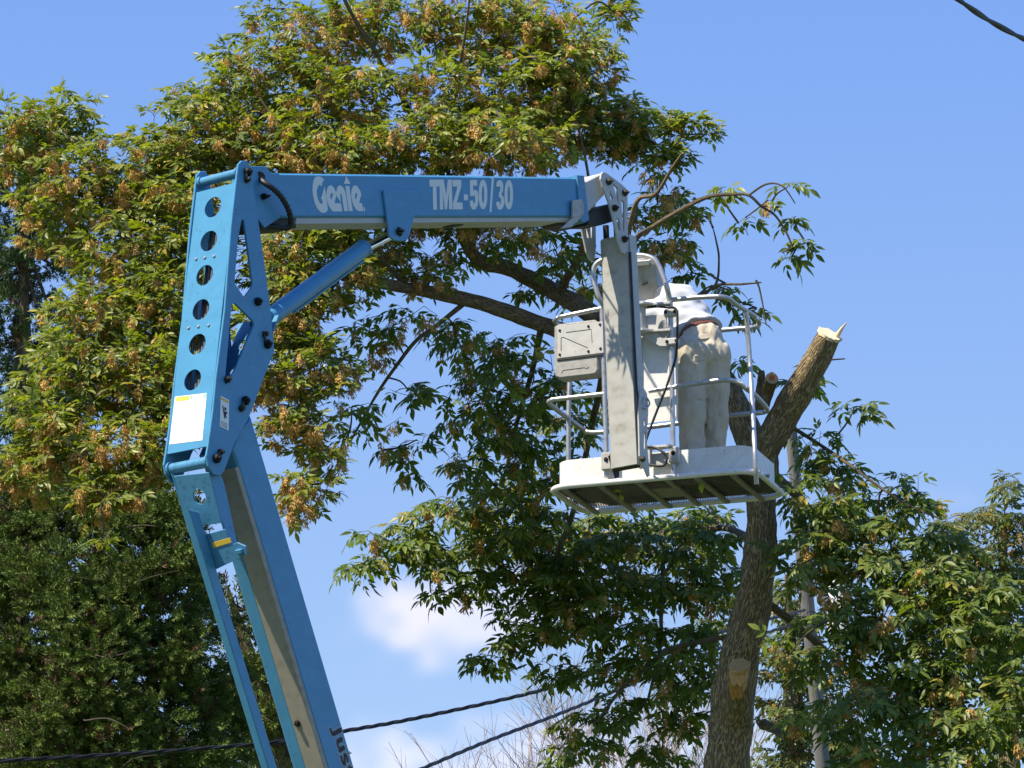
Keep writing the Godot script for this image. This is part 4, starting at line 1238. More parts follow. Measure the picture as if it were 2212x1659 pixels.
func build_lift() -> void:
	var W := 0.325                                    # between the outer faces of the elbow's side plates
	# lower boom line, carried on down to the chassis on the ground
	var kb := -0.035
	var e0 := flat(bp(545, 905, kb))
	var e1 := flat(bp(767, 1659, kb))
	var ed := (e1 - e0).normalized()
	var down := ed * ((-BA.y + 0.75 - e0.y) / ed.y)
	var base := unflat(e0 + down, -0.15)
	base.y = 0
	var t := thing("boom_lift", base, "blue articulated boom lift with a silver work basket at its far end", "boom lift")
	# ---- lower boom
	var l0 := flat(bp(513, 1000, kb))
	var l1 := flat(bp(708, 1659, kb))
	var ld := (l1 - l0).normalized()
	var lo := l0 + ld * ((-BA.y + 0.75 - l0.y) / ld.y)
	var m := MB.new()
	var wb := 0.25
	plate(m, PackedVector2Array([e0 - ed * 0.02, e0 + down, lo, l0, flat(bp(500, 970, kb)), flat(bp(520, 925, kb))]), [], BA, BD, Vector3.UP, kb, kb - wb, 0.012)
	var lower := part("lower_boom", m, M.blue, t)
	var pn := Vector2(ld.y, -ld.x)                    # across the boom, away from its near left edge
	if pn.dot(e0 - l0) > 0:
		pn = -pn
	m = MB.new()
	var g0 := l0 + ld * 0.02
	var s0 := g0 + pn * 0.022
	plate(m, PackedVector2Array([g0 - pn * 0.002, s0, lo + pn * 0.022, lo - pn * 0.002]), [], BA, BD, Vector3.UP, kb - 0.006, kb - 0.14, 0.004)
	part("cover_strip", m, M.grey_cover, lower)
	m = MB.new()
	plate(m, PackedVector2Array([g0 - pn * 0.002, g0 + pn * 0.034, lo + pn * 0.034, lo - pn * 0.002]), [], BA, BD, Vector3.UP, kb + 0.002, kb - 0.008, 0.002)
	part("strip_edge", m, M.grey_cover, lower)
	m = MB.new()
	plate(m, PackedVector2Array([g0 - pn * 0.002, g0 + pn * 0.012, lo + pn * 0.012, lo - pn * 0.002]), [], BA, BD, Vector3.UP, kb - 0.145, kb - wb + 0.025, 0.004)
	part("side_strip", m, M.blue, lower)
	m = MB.new()
	var sp := hit(643, 1563, unflat(s0, 0), (BD * pn.x + Vector3.UP * pn.y))
	hexbolt(m, sp, BD * pn.x + Vector3.UP * pn.y, 0.014, 0.02)
	part("strip_bolt", m, M.bolt, lower)
	# wording that runs down the boom
	var wo := bp(714, 1577, kb + 0.0003)
	var wx := (BD * ed.x + Vector3.UP * ed.y).normalized()
	var wy := wx.cross(-BN).normalized()
	wy = wy if wy.dot(BD) > 0 else -wy
	for q in [[0.009, 0.0], [-0.009, 0.0], [0.0, 0.009], [0.0, -0.009], [0.0065, 0.0065], [-0.0065, 0.0065], [0.0065, -0.0065], [-0.0065, -0.0065]]:
		text3d("Just", lower, "lettering_rim", bp(711, 1573, kb) + wx * q[0] + wy * q[1], wx, wy, 0.30, 0.1, M.letter_rim, 700, true, 0.0012)
	text3d("Just", lower, "lettering", bp(711, 1573, kb), wx, wy, 0.30, 0.1, M.letter_dark, 700, true, 0.0022)
	# ---- chassis below the picture
	m = MB.new()
	bevbox(m, base + Vector3.UP * 0.55, BD, Vector3.UP, BN, 0.9, 0.16, 0.45, 0.03)
	var chassis := part("chassis", m, M.blue, t)
	m = MB.new()
	bevbox(m, base + Vector3.UP * 0.85, BD, Vector3.UP, BN, 0.35, 0.22, 0.3, 0.03)
	part("turntable", m, M.blue_worn, chassis)
	for sx: float in [-0.55, 0.55]:
		for sz: float in [-0.55, 0.55]:
			m = MB.new()
			var c := base + BD * sx + BN * sz + Vector3.UP * 0.32
			tube(m, PackedVector3Array([c - BN * 0.1, c - BN * 0.085, c + BN * 0.085, c + BN * 0.1]), PackedFloat32Array([0.27, 0.32, 0.32, 0.27]), 24)
			part("wheel", m, M.rubber, chassis)
	# ---- side link with its head and the cradle bracket
	m = MB.new()
	var r0 := flat(bp(471, 1304, -0.13))
	var r1 := flat(bp(580, 1659, -0.13))
	var rd := (r1 - r0).normalized()
	var q0 := flat(bp(493, 1310, -0.13))
	var rlen := (-BA.y + 0.9 - r0.y) / rd.y
	plate(m, PackedVector2Array([r0 - rd * 0.55, r0 + rd * rlen, q0 + rd * rlen, q0 - rd * 0.55]), [], BA, BD, Vector3.UP, -0.13, -0.185, 0.006)
	var link := part("side_link", m, M.blue, t)
	var P3 := BD * pn.x + Vector3.UP * pn.y           # out of the boom's lower left face
	var L3 := BD * ld.x + Vector3.UP * ld.y           # down the boom
	var hq := bp(430, 1085, -0.15)
	var hp := PackedVector2Array()
	for q in [[376, 1028], [453, 1020], [480, 1129], [408, 1140]]:
		var w := hit(q[0], q[1], hq, P3) - hq
		hp.append(Vector2(w.dot(BN), w.dot(L3)))
	var hole := []
	for q in [[432, 1072, 0.045], [432, 1128, 0.03], [412, 1038, 0.03]]:
		var w := hit(q[0], q[1], hq, P3) - hq
		hole.append(disc2(Vector2(w.dot(BN), w.dot(L3)), q[2]))
	m = MB.new()
	plate(m, hp, hole.slice(0, 1), hq, BN, L3, -0.006, 0.006, 0.002)
	part("head_plate", m, M.blue_worn, link)
	m = MB.new()
	bplate(m, [[449, 1022], [476, 1018], [486, 1050], [513, 1172], [497, 1178]], [], -0.03, -0.042)
	bplate(m, [[372, 1022], [392, 1026], [424, 1140], [408, 1142]], [], -0.275, -0.287)
	part("side_flange", m, M.blue, link)
	# cradle: bent channel below
	var cq := bp(470, 1190, -0.13) + P3 * 0.05
	var quad_on := func(px: Array, o: Vector3, n: Vector3, ex: Vector3, th: float, mt: Material, called: String) -> MeshInstance3D:
		var ey := n.cross(ex).normalized()
		var pp := PackedVector2Array()
		for q in px:
			var w := hit(q[0], q[1], o, n) - o
			pp.append(Vector2(w.dot(ex), w.dot(ey)))
		var b := MB.new()
		plate(b, pp, [], o, ex, ey, -th, 0.0, 0.0015)
		return part(called, b, mt, link)
	quad_on.call([[435, 1157], [487, 1143], [497, 1178], [512, 1172], [530, 1180], [533, 1198], [500, 1214], [456, 1235], [446, 1195]], cq, P3, BN, 0.012, M.blue_worn, "cradle_plate")
	var bend := (P3 * 0.55 - BN * 0.15 - BD * 0.7).normalized()
	quad_on.call([[411, 1146], [435, 1157], [447, 1200], [456, 1234], [430, 1216], [420, 1185]], cq + P3 * 0.01 - BN * 0.1, bend, bend.cross(Vector3.UP).normalized(), 0.01, M.blue_worn, "cradle_cheek")
	var st: MeshInstance3D = quad_on.call([[458, 1172], [497, 1161], [500, 1172], [461, 1184]], cq + P3 * 0.003, P3, BN, 0.002, M.decal_yellow, "warning_label")
	m = MB.new()
	bevbox(m, hit(519, 1190, cq, P3), BN, L3, P3, 0.022, 0.012, 0.02, 0.003)
	part("clamp", m, M.blue_worn, link)
	# ---- elbow: two side plates, the perforated front plate, pins
	var outline := [[522, 347], [533, 347], [542, 360], [548, 406], [566, 527], [585, 668], [591, 731], [593, 757], [570, 817], [538, 902], [506, 961], [484, 1019], [475, 1027], [462, 1025], [450, 1006], [446, 985], [451, 955], [461, 881], [467, 817], [486, 668], [500, 485], [512, 378], [515, 355]]
	var slot1 := [[522, 474], [527, 474], [531, 500], [546, 612], [543, 622], [530, 640], [526, 640], [509, 616], [507, 607], [514, 517]]
	var slot2 := [[501, 656], [508, 655], [546, 692], [549, 700], [546, 712], [530, 745], [510, 795], [490, 830], [485, 828], [492, 751], [497, 690]]
	m = MB.new()
	bplate(m, outline, [slot1, slot2], 0.0, -0.014, 0.0025)
	var elbow := part("elbow_frame", m, M.blue, t)
	m = MB.new()
	var fp := flats(outline)
	plate(m, fp, [flats([[523, 500], [531, 540], [538, 600], [529, 615], [516, 600], [517, 540]]), flats([[503, 675], [535, 700], [520, 740], [500, 770], [497, 730]])], BA, BD, Vector3.UP, -W + 0.014, -W, 0.0025)
	part("side_plate", m, M.blue, elbow)
	# front plate: axis along the plates' front edge
	var f0 := flat(bp(511, 392))
	var f1 := flat(bp(450, 962))
	var fd := (f1 - f0).normalized()
	var fl := f0.distance_to(f1)
	var FD := BD * fd.x + Vector3.UP * fd.y
	var FN := BN.cross(FD).normalized()               # out of the front face
	FN = FN if FN.dot(BD) < 0 else -FN
	var FO := unflat(f0, 0.0) - FN * 0.012
	var holes := []
	for q in [[461, 448], [452, 521], [443, 595], [435, 669], [427, 744], [417, 821]]:
		var w := hit(q[0], q[1], FO, FN) - FO
		holes.append(disc2(Vector2(w.dot(-BN), w.dot(FD)), 0.062, 28))
	m = MB.new()
	var fpoly := PackedVector2Array([Vector2(0.0145, 0), Vector2(W - 0.0145, 0), Vector2(W - 0.0145, fl), Vector2(0.0145, fl)])
	var zed := (-BN).cross(FD)
	var sgn := 1.0 if zed.dot(FN) > 0 else -1.0
	plate(m, fpoly, holes, FO, -BN, FD, -0.004 if sgn > 0 else 0.004, 0.004 if sgn > 0 else -0.004, 0.001)
	var front := part("front_plate", m, M.blue, elbow)
	m = MB.new()
	for q in [[427, 561], [446, 556], [465, 553], [406, 709], [427, 706], [448, 703]]:
		pass
	for q in [[424, 560], [443, 557], [463, 554], [408, 709], [429, 706], [451, 703]]:
		var w := hit(q[0], q[1], FO + FN * 0.004, FN)
		var mr := MB.new()
		tube(mr, PackedVector3Array([w, w + FN * 0.004, w + FN * 0.007]), PackedFloat32Array([0.0105, 0.009, 0.004]), 10)
		part("rivet", mr, M.silver, front)
	var lab := func(px: Array, lift: float, mt: Material, called: String, holder: Node3D) -> void:
		var b := MB.new()
		var pp := PackedVector2Array()
		var o := FO + FN * (0.0042 + lift)
		for q in px:
			var w := hit(q[0], q[1], o, FN) - o
			pp.append(Vector2(w.dot(-BN), w.dot(FD)))
		plate(b, pp, [], o, -BN, FD, -0.0006, 0.0006)
		part(called, b, mt, holder)
	lab.call([[378, 857], [447, 849], [437, 951], [366, 960]], 0.0008, M.decal, "label_sheet", front)
	lab.call([[381, 858], [409, 855], [408, 864], [380, 867]], 0.0022, M.decal_yellow, "label_band", front)
	lab.call([[411, 855], [416, 854], [415, 862], [410, 863]], 0.0022, M.decal_green, "label_band", front)
	lab.call([[440, 851], [446, 850], [445, 858], [439, 859]], 0.0022, M.decal_green, "label_band", front)
	var lx := -(-BN)
	text3d("WARNING", front, "label_lettering", hit(385, 864, FO + FN * 0.0062, FN), BN, -FD, 0.075, 0.013, M.decal_ink, 700, false, 0.0006)
	# small label on the near side plate
	m = MB.new()
	bplate(m, [[477, 855], [495, 864], [494, 930], [475, 921]], [], 0.0004, 0.0018, 0.0)
	var sl := part("side_label", m, M.decal, elbow)
	m = MB.new()
	bplate(m, [[478, 858], [494, 866], [494, 871], [478, 863]], [], 0.0018, 0.003, 0.0)
	part("label_band", m, M.decal_yellow, sl)
	m = MB.new()
	bplate(m, [[480, 874], [483, 879], [487, 903], [485, 905]], [], 0.0018, 0.003, 0.0)
	bplate(m, [[485, 879], [489, 881], [489, 887], [485, 886]], [], 0.0018, 0.003, 0.0)
	bplate(m, [[484, 888], [488, 889], [492, 892], [488, 897], [491, 904], [487, 900], [485, 895]], [], 0.0018, 0.003, 0.0)
	for i in 3:
		bplate(m, [[477, 909 + i * 4], [491, 916 + i * 4], [491, 917 + i * 4], [477, 910 + i * 4]], [], 0.0018, 0.003, 0.0)
	part("label_drawing", m, M.decal_ink, sl)
	# pins across
	for q in [[522, 372, 0.027, "top_pin"], [458, 996, 0.031, "bottom_pin"]]:
		m = MB.new()
		var c := bp(q[0], q[1], 0.0)
		rod(m, c - BN * 0.016, c - BN * (W - 0.016), q[2], 20)
		rod(m, c - BN * 0.016, c - BN * 0.03, q[2] * 1.3, 20)
		rod(m, c - BN * (W - 0.03), c - BN * (W - 0.016), q[2] * 1.3, 20)
		part(q[3], m, M.blue_worn, elbow)
	keeper(elbow, 533, 372, 532, 389, 0.0)
	keeper(elbow, 576, 744, 571, 722, 0.0)
	keeper(elbow, 528, 866, 520, 883, 0.0)
	keeper(elbow, 466, 991, 475, 977, 0.0)
	pin_head(elbow, 555, 652, 0.0, 0.024, true)
	pin_head(elbow, 489, 820, 0.0, 0.02)
	# hydraulic hoses inside
	for i in 6:
		m = MB.new()
		var kk := -0.07 - i * 0.036
		var off := 0.06 + 0.02 * sin(i * 2.1)
		var pts := []
		for j in 9:
			var f := j / 8.0
			pts.append(unflat(f0.lerp(f1, 0.08 + 0.9 * f), kk + 0.014 * sin(f * 5.0 + i)) - FN * (off + 0.012 * cos(f * 4.0 + i * 1.7)))
		tube(m, smooth(pts, 5), PackedFloat32Array([0.011]), 8)
		part("hose", m, M.hose, elbow)
	# inner stiffener with holes seen through the slots
	m = MB.new()
	var i0 := flat(bp(560, 690, -W * 0.5))
	var i1 := flat(bp(492, 900, -W * 0.5))
	var idr := (i1 - i0).normalized()
	var IDR := BD * idr.x + Vector3.UP * idr.y
	var il := i0.distance_to(i1)
	var hs := [disc2(Vector2(-0.06, il * 0.25), 0.035, 16), disc2(Vector2(0.06, il * 0.27), 0.035, 16), disc2(Vector2(-0.06, il * 0.52), 0.035, 16), disc2(Vector2(0.06, il * 0.54), 0.035, 16), disc2(Vector2(-0.06, il * 0.79), 0.03, 16), disc2(Vector2(0.06, il * 0.81), 0.03, 16)]
	plate(m, PackedVector2Array([Vector2(-W * 0.5 + 0.015, 0), Vector2(W * 0.5 - 0.015, 0), Vector2(W * 0.5 - 0.015, il), Vector2(-W * 0.5 + 0.015, il)]), hs, unflat(i0, -W * 0.5), BN, IDR, -0.004, 0.004, 0.001)
	part("stiffener", m, M.blue, elbow)
	# ---- lift cylinder under the upper boom
	m = MB.new()
	var c0 := bp(556, 706, -W * 0.5)
	var c1 := bp(786, 536, -W * 0.5)
	var cd := (c1 - c0).normalized()
	tube(m, PackedVector3Array([c0, c1 - cd * 0.02, c1 - cd * 0.018, c1]), PackedFloat32Array([0.052, 0.052, 0.056, 0.056]), 22)
	var cyl := part("lift_cylinder", m, M.blue, t)
	m = MB.new()
	var c2 := bp(856, 502, -W * 0.5)
	rod(m, c1 - cd * 0.05, c2, 0.028, 18)
	part("piston_rod", m, M.chrome, cyl)
	m = MB.new()
	var pr := cd.cross(BN).normalized()
	pr = pr if pr.y < 0 else -pr
	rod(m, c0 + cd * 0.35 + pr * 0.062, c1 - cd * 0.05 + pr * 0.062, 0.009, 8)
	part("oil_line", m, M.blue, cyl)
	# ---- upper boom
	var kf := -0.05
	var wu := 0.225
	m = MB.new()
	bplate(m, [[562, 373], [900, 377.5], [1256, 383], [1252, 469], [900, 470], [562, 470]], [], kf, kf - wu, 0.012)
	var upper := part("upper_boom", m, M.blue, t)
	m = MB.new()                                      # root cheek over the boom's end
	bplate(m, [[528, 358], [576, 360], [586, 374], [600, 373], [612, 384], [606, 470], [572, 492], [556, 470], [545, 420]], [], kf + 0.013, kf + 0.001, 0.002)
	part("root_cheek", m, M.blue, upper)
	m = MB.new()
	bplate(m, [[528, 358], [576, 360], [586, 374], [600, 373], [612, 384], [606, 470], [572, 492], [556, 470], [545, 420]], [], kf - wu - 0.001, kf - wu - 0.013, 0.002)
	part("root_cheek", m, M.blue, upper)
	m = MB.new()
	tube(m, PackedVector3Array([bp(560, 383, kf + 0.0125), bp(560, 383, kf + 0.0145)]), PackedFloat32Array([0.034, 0.034]), 20)
	part("hose_port", m, M.rubber, upper)
	m = MB.new()                                      # corrugated hose
	var hpts := []
	for q in [[560, 385, -0.05], [572, 395, 0.0], [588, 406, 0.03], [604, 421, 0.035], [617, 440, 0.03], [626, 461, 0.02], [629, 482, 0.0], [618, 493, -0.03], [595, 490, -0.07], [560, 488, -0.12]]:
		hpts.append(bp(q[0], q[1], q[2]))
	var hpath := smooth(hpts, 14)
	var hr := PackedFloat32Array()
	for i in hpath.size():
		hr.append(0.0165 + 0.0022 * cos(i * 1.15))
	tube(m, hpath, hr, 12)
	part("hose", m, M.rubber, upper)
	pin_head(upper, 567, 425, kf + 0.013, 0.018, true)
	pin_head(upper, 573, 425, kf + 0.013, 0.012)
	m = MB.new()                                      # grey tray under the boom, dark pads
	bplate(m, [[640, 469], [1246, 468], [1232, 478], [640, 484]], [], kf - 0.015, kf - wu + 0.015, 0.003)
	part("under_tray", m, M.silver, upper)
	m = MB.new()
	bplate(m, [[545, 470], [640, 470], [640, 492], [560, 497]], [], kf - 0.03, kf - wu + 0.02, 0.003)
	bplate(m, [[1190, 472], [1252, 468], [1236, 494], [1210, 486]], [], kf - 0.06, kf - wu + 0.03, 0.003)
	bplate(m, [[972, 476], [1012, 476], [1000, 487], [980, 487]], [], kf - 0.08, kf - wu + 0.06, 0.003)
	part("wear_pad", m, M.dark_steel, upper)
	# rod lug
	for kk: float in [kf + 0.017, kf - wu - 0.001]:
		m = MB.new()
		bplate(m, [[829, 412], [832, 410], [905, 409], [909, 412], [886, 506], [880, 518], [868, 521], [852, 519], [842, 510], [838, 480]], [], kk, kk - 0.016, 0.003)
		part("rod_lug", m, M.blue, upper)
	pin_head(upper, 860, 501, kf + 0.017, 0.022)
	m = MB.new()
	hexbolt(m, bp(867, 499, kf + 0.017), BN, 0.011, 0.022)
	part("keeper_bolt", m, M.bolt, upper)
	m = MB.new()
	rod(m, bp(860, 501, kf + 0.016), bp(860, 501, kf - wu - 0.016), 0.03, 16)
	rod(m, c2 - BN * 0.05, c2 + BN * 0.05, 0.05, 18)
	part("rod_pin", m, M.dark_steel, upper)
	# front collar and lug
	m = MB.new()
	bplate(m, [[1247, 378], [1262, 379], [1273, 475], [1262, 482], [1252, 474]], [], kf + 0.012, kf - wu - 0.012, 0.003)
	part("front_collar", m, M.blue_worn, upper)
	m = MB.new()
	bplate(m, [[1238, 432], [1258, 430], [1262, 444], [1262, 462], [1250, 468], [1238, 470]], [], kf + 0.03, kf + 0.013, 0.003)
	bplate(m, [[1238, 470], [1262, 462], [1236, 490], [1212, 494]], [], kf + 0.026, kf + 0.016, 0.002)
	part("guide_lug", m, M.silver_worn, upper)
	# lettering: the maker's name as drawn on the boom, and the model number
	var gl := [
		[[615, 275], [610, 330], [560, 400], [560, 510], [545, 515], [490, 470], [450, 480], [405, 560], [380, 680], [390, 830], [430, 980], [490, 1090], [550, 1120], [580, 1105], [580, 1030], [555, 965], [522, 935], [560, 830], [640, 535], [665, 620], [690, 800], [735, 1120], [755, 1290], [730, 1370], [650, 1415], [570, 1415], [490, 1370], [400, 1260], [320, 1090], [270, 900], [238, 650], [250, 440], [290, 290], [340, 205], [420, 180], [500, 185], [560, 225]],
		[[1043, 850], [1010, 960], [985, 1092], [1195, 1092], [1225, 1230], [1245, 1370], [950, 1372], [880, 1320], [800, 1200], [740, 1040], [705, 850], [715, 680], [760, 540], [830, 485], [900, 500], [970, 580], [1035, 730]],
		[[1315, 1360], [1270, 1090], [1235, 850], [1215, 770], [1185, 765], [1178, 830], [1185, 960], [1200, 1075], [1110, 930], [1052, 840], [1040, 720], [1075, 570], [1130, 495], [1190, 490], [1270, 560], [1340, 690], [1370, 830], [1410, 1100], [1440, 1360]],
		[[1380, 180], [1525, 435], [1300, 435]],
		[[1350, 512], [1480, 512], [1600, 1355], [1470, 1355]],
		[[1890, 810], [1850, 930], [1815, 1082], [1910, 1085], [1930, 1220], [1955, 1355], [1790, 1358], [1700, 1290], [1620, 1150], [1570, 980], [1545, 800], [1565, 620], [1610, 520], [1670, 483], [1740, 510], [1810, 600], [1860, 700]],
		[[1955, 1215], [1990, 1225], [2015, 1290], [2010, 1360], [1985, 1370], [1970, 1310]]]
	var gh := [[], [[870, 1000], [840, 900], [840, 810], [865, 745], [900, 750], [930, 785], [905, 880]], [], [], [], [[1700, 985], [1672, 900], [1675, 810], [1710, 748], [1740, 750], [1755, 790], [1740, 870]], []]
	for i in gl.size():
		m = MB.new()
		var conv := func(q: Array) -> Array:
			return [(840.0 + q[0] / 12.289) * 0.7855, (470.0 + q[1] / 12.289) * 0.7855]
		var hh := [gh[i].map(conv)] if gh[i].size() else []
		bplate(m, gl[i].map(conv), hh, kf + 0.0014, kf + 0.0002, 0.0)
		part("lettering", m, M.letter, upper)
	var ring := func(cx: float, cy: float, rx: float, ry: float) -> Array:
		var o := []
		for i in 24:
			var q := TAU * i / 24
			o.append([cx + cos(q) * rx, cy + signf(sin(q)) * pow(absf(sin(q)), 0.8) * ry])
		return o
	var glyphs := [
		[[[500, 260], [578, 260], [580, 312], [553, 312], [558, 488], [530, 488], [526, 312], [502, 312]], []],
		[[[578, 260], [608, 260], [628, 380], [640, 260], [670, 260], [676, 485], [650, 485], [648, 350], [634, 485], [618, 485], [602, 350], [606, 487], [580, 487]], []],
		[[[676, 262], [742, 262], [743, 310], [708, 432], [752, 436], [754, 485], [682, 487], [680, 440], [714, 312], [678, 312]], []],
		[[[762, 372], [792, 372], [793, 417], [763, 417]], []],
		[[[808, 262], [862, 262], [864, 305], [832, 306], [834, 345], [850, 335], [868, 350], [874, 400], [868, 455], [848, 488], [825, 485], [810, 455], [808, 420], [830, 418], [835, 440], [845, 440], [849, 400], [843, 378], [835, 385], [810, 385]], []],
		[ring.call(908, 373, 33, 112), ring.call(908, 373, 9, 66)],
		[[[975, 240], [992, 240], [972, 508], [957, 508]], []],
		[[[1008, 312], [1012, 280], [1030, 262], [1050, 268], [1062, 300], [1060, 345], [1048, 372], [1066, 395], [1072, 430], [1062, 470], [1042, 490], [1020, 482], [1008, 450], [1008, 430], [1032, 425], [1036, 445], [1044, 440], [1046, 410], [1036, 395], [1028, 395], [1028, 355], [1036, 350], [1040, 325], [1036, 305], [1031, 315]], []],
		[ring.call(1104, 375, 32, 112), ring.call(1104, 375, 9, 66)]]
	for gq in glyphs:
		m = MB.new()
		var conv2 := func(q: Array) -> Array:
			return [(1000.0 + q[0] / 2.765) * 0.7855, (400.0 + q[1] / 2.765) * 0.7855]
		bplate(m, gq[0].map(conv2), [gq[1].map(conv2)] if gq[1].size() else [], kf + 0.0014, kf + 0.0002, 0.0)
		part("lettering", m, M.letter, upper)
	build_jib(t)
	build_basket(t)

func build_jib(t: Node3D) -> void:
	# extension tube and knuckle
	var m := MB.new()
	bplate(m, [[1180, 392], [1264, 391], [1266, 392], [1304, 373], [1306, 421], [1272, 457], [1180, 462]], [], -0.07, -0.255, 0.006)
	var ext := part("boom_extension", m, M.silver, t)
	m = MB.new()
	bplate(m, [[1268, 462], [1316, 440], [1326, 478], [1300, 486], [1270, 486]], [], -0.09, -0.24, 0.004)
	part("knuckle_block", m, M.dark_steel, ext)
	var outline := [[1303, 371], [1308, 372], [1321, 381], [1340, 395], [1352, 406], [1356, 425], [1357, 520], [1354, 543], [1350, 549], [1344, 545], [1337, 529], [1326, 478], [1315, 436], [1303, 405], [1298, 387], [1299, 376]]
	var cut := [[[1323, 395], [1334, 405], [1337, 442]], [[1318, 411], [1326, 432], [1318, 430]], [[1342, 429], [1349, 437], [1349, 499], [1346, 498]], [[1331, 470], [1338, 474], [1341, 499], [1336, 496]]]
	m = MB.new()
	bplate(m, outline, cut, -0.03, -0.044, 0.002)
	var knuckle := part("knuckle_plate", m, M.silver, t)
	m = MB.new()
	var pf := flats(outline, -0.03)
	var hs := []
	for c in cut:
		hs.append(flats(c, -0.03))
	plate(m, pf, hs, BA, BD, Vector3.UP, -0.286, -0.30, 0.002)
	part("knuckle_plate", m, M.silver, knuckle)
	for q in [[1313, 393], [1326, 450], [1348, 417], [1347, 517]]:
		pin_head(knuckle, q[0], q[1], -0.03, 0.022)
	m = MB.new()
	for q in [[1313, 393], [1348, 417], [1347, 517]]:
		rod(m, bp(q[0], q[1], -0.044), bp(q[0], q[1], -0.286), 0.02, 12)
	part("knuckle_pin", m, M.bolt_dark, knuckle)
	# jib: a box with chamfered corners
	var jt := bp(1352, 505, -0.035)                    # near right edge, top
	var jb := bp(1376, 1003, -0.035)
	var JD := (jb - jt).normalized()
	var len := jt.distance_to(jb)
	var JN := JD.cross(BN).normalized()                # out of the broad face
	JN = JN if JN.dot(-BD) > 0 else -JN
	var w := 0.225
	var dp := 0.10
	m = MB.new()
	var prof := PackedVector2Array([Vector2(0, 0.0), Vector2(0, -dp), Vector2(w, -dp), Vector2(w, -0.03), Vector2(w - 0.028, 0.0)])
	var ez := (-BN).cross(JN)
	var s := 1.0 if ez.dot(JD) > 0 else -1.0
	plate(m, prof, [], jt, -BN, JN, minf(0, s * len), maxf(0, s * len), 0.004)
	var jib := part("jib_arm", m, M.silver_worn, t)
	m = MB.new()
	var fo := jt + BN * 0.0045 - JN * 0.03
	plate(m, PackedVector2Array([Vector2(0, 0), Vector2(-0.075, 0), Vector2(-0.075, len + 0.02), Vector2(0, len + 0.02)]), [], fo, JN, JD, -0.004, 0.004, 0.001)
	part("side_channel", m, M.silver, jib)
	m = MB.new()
	rod(m, jt + BN * 0.012 - JN * 0.02 + JD * 0.12, jt + BN * 0.012 - JN * 0.02 + JD * (len - 0.1), 0.008, 8)
	part("hose", m, M.rubber, jib)
	m = MB.new()
	rod(m, jt - BN * 0.10 - JN * 0.05 - JD * 0.10, jt - BN * 0.10 - JN * 0.05 + JD * 0.02, 0.025, 12)
	rod(m, jt - BN * 0.19 - JN * 0.05 - JD * 0.10, jt - BN * 0.19 - JN * 0.05 + JD * 0.02, 0.02, 12)
	part("tilt_cylinder", m, M.dark_steel, jib)
	# dark open end of the box
	m = MB.new()
	plate(m, PackedVector2Array([Vector2(0.008, -0.012), Vector2(0.008, -dp + 0.008), Vector2(w - 0.008, -dp + 0.008), Vector2(w - 0.008, -0.035), Vector2(w - 0.034, -0.012)]), [], jb + JD * 0.0015, -BN, JN, -0.001, 0.001)
	part("end_cap", m, M.dark_steel, jib)

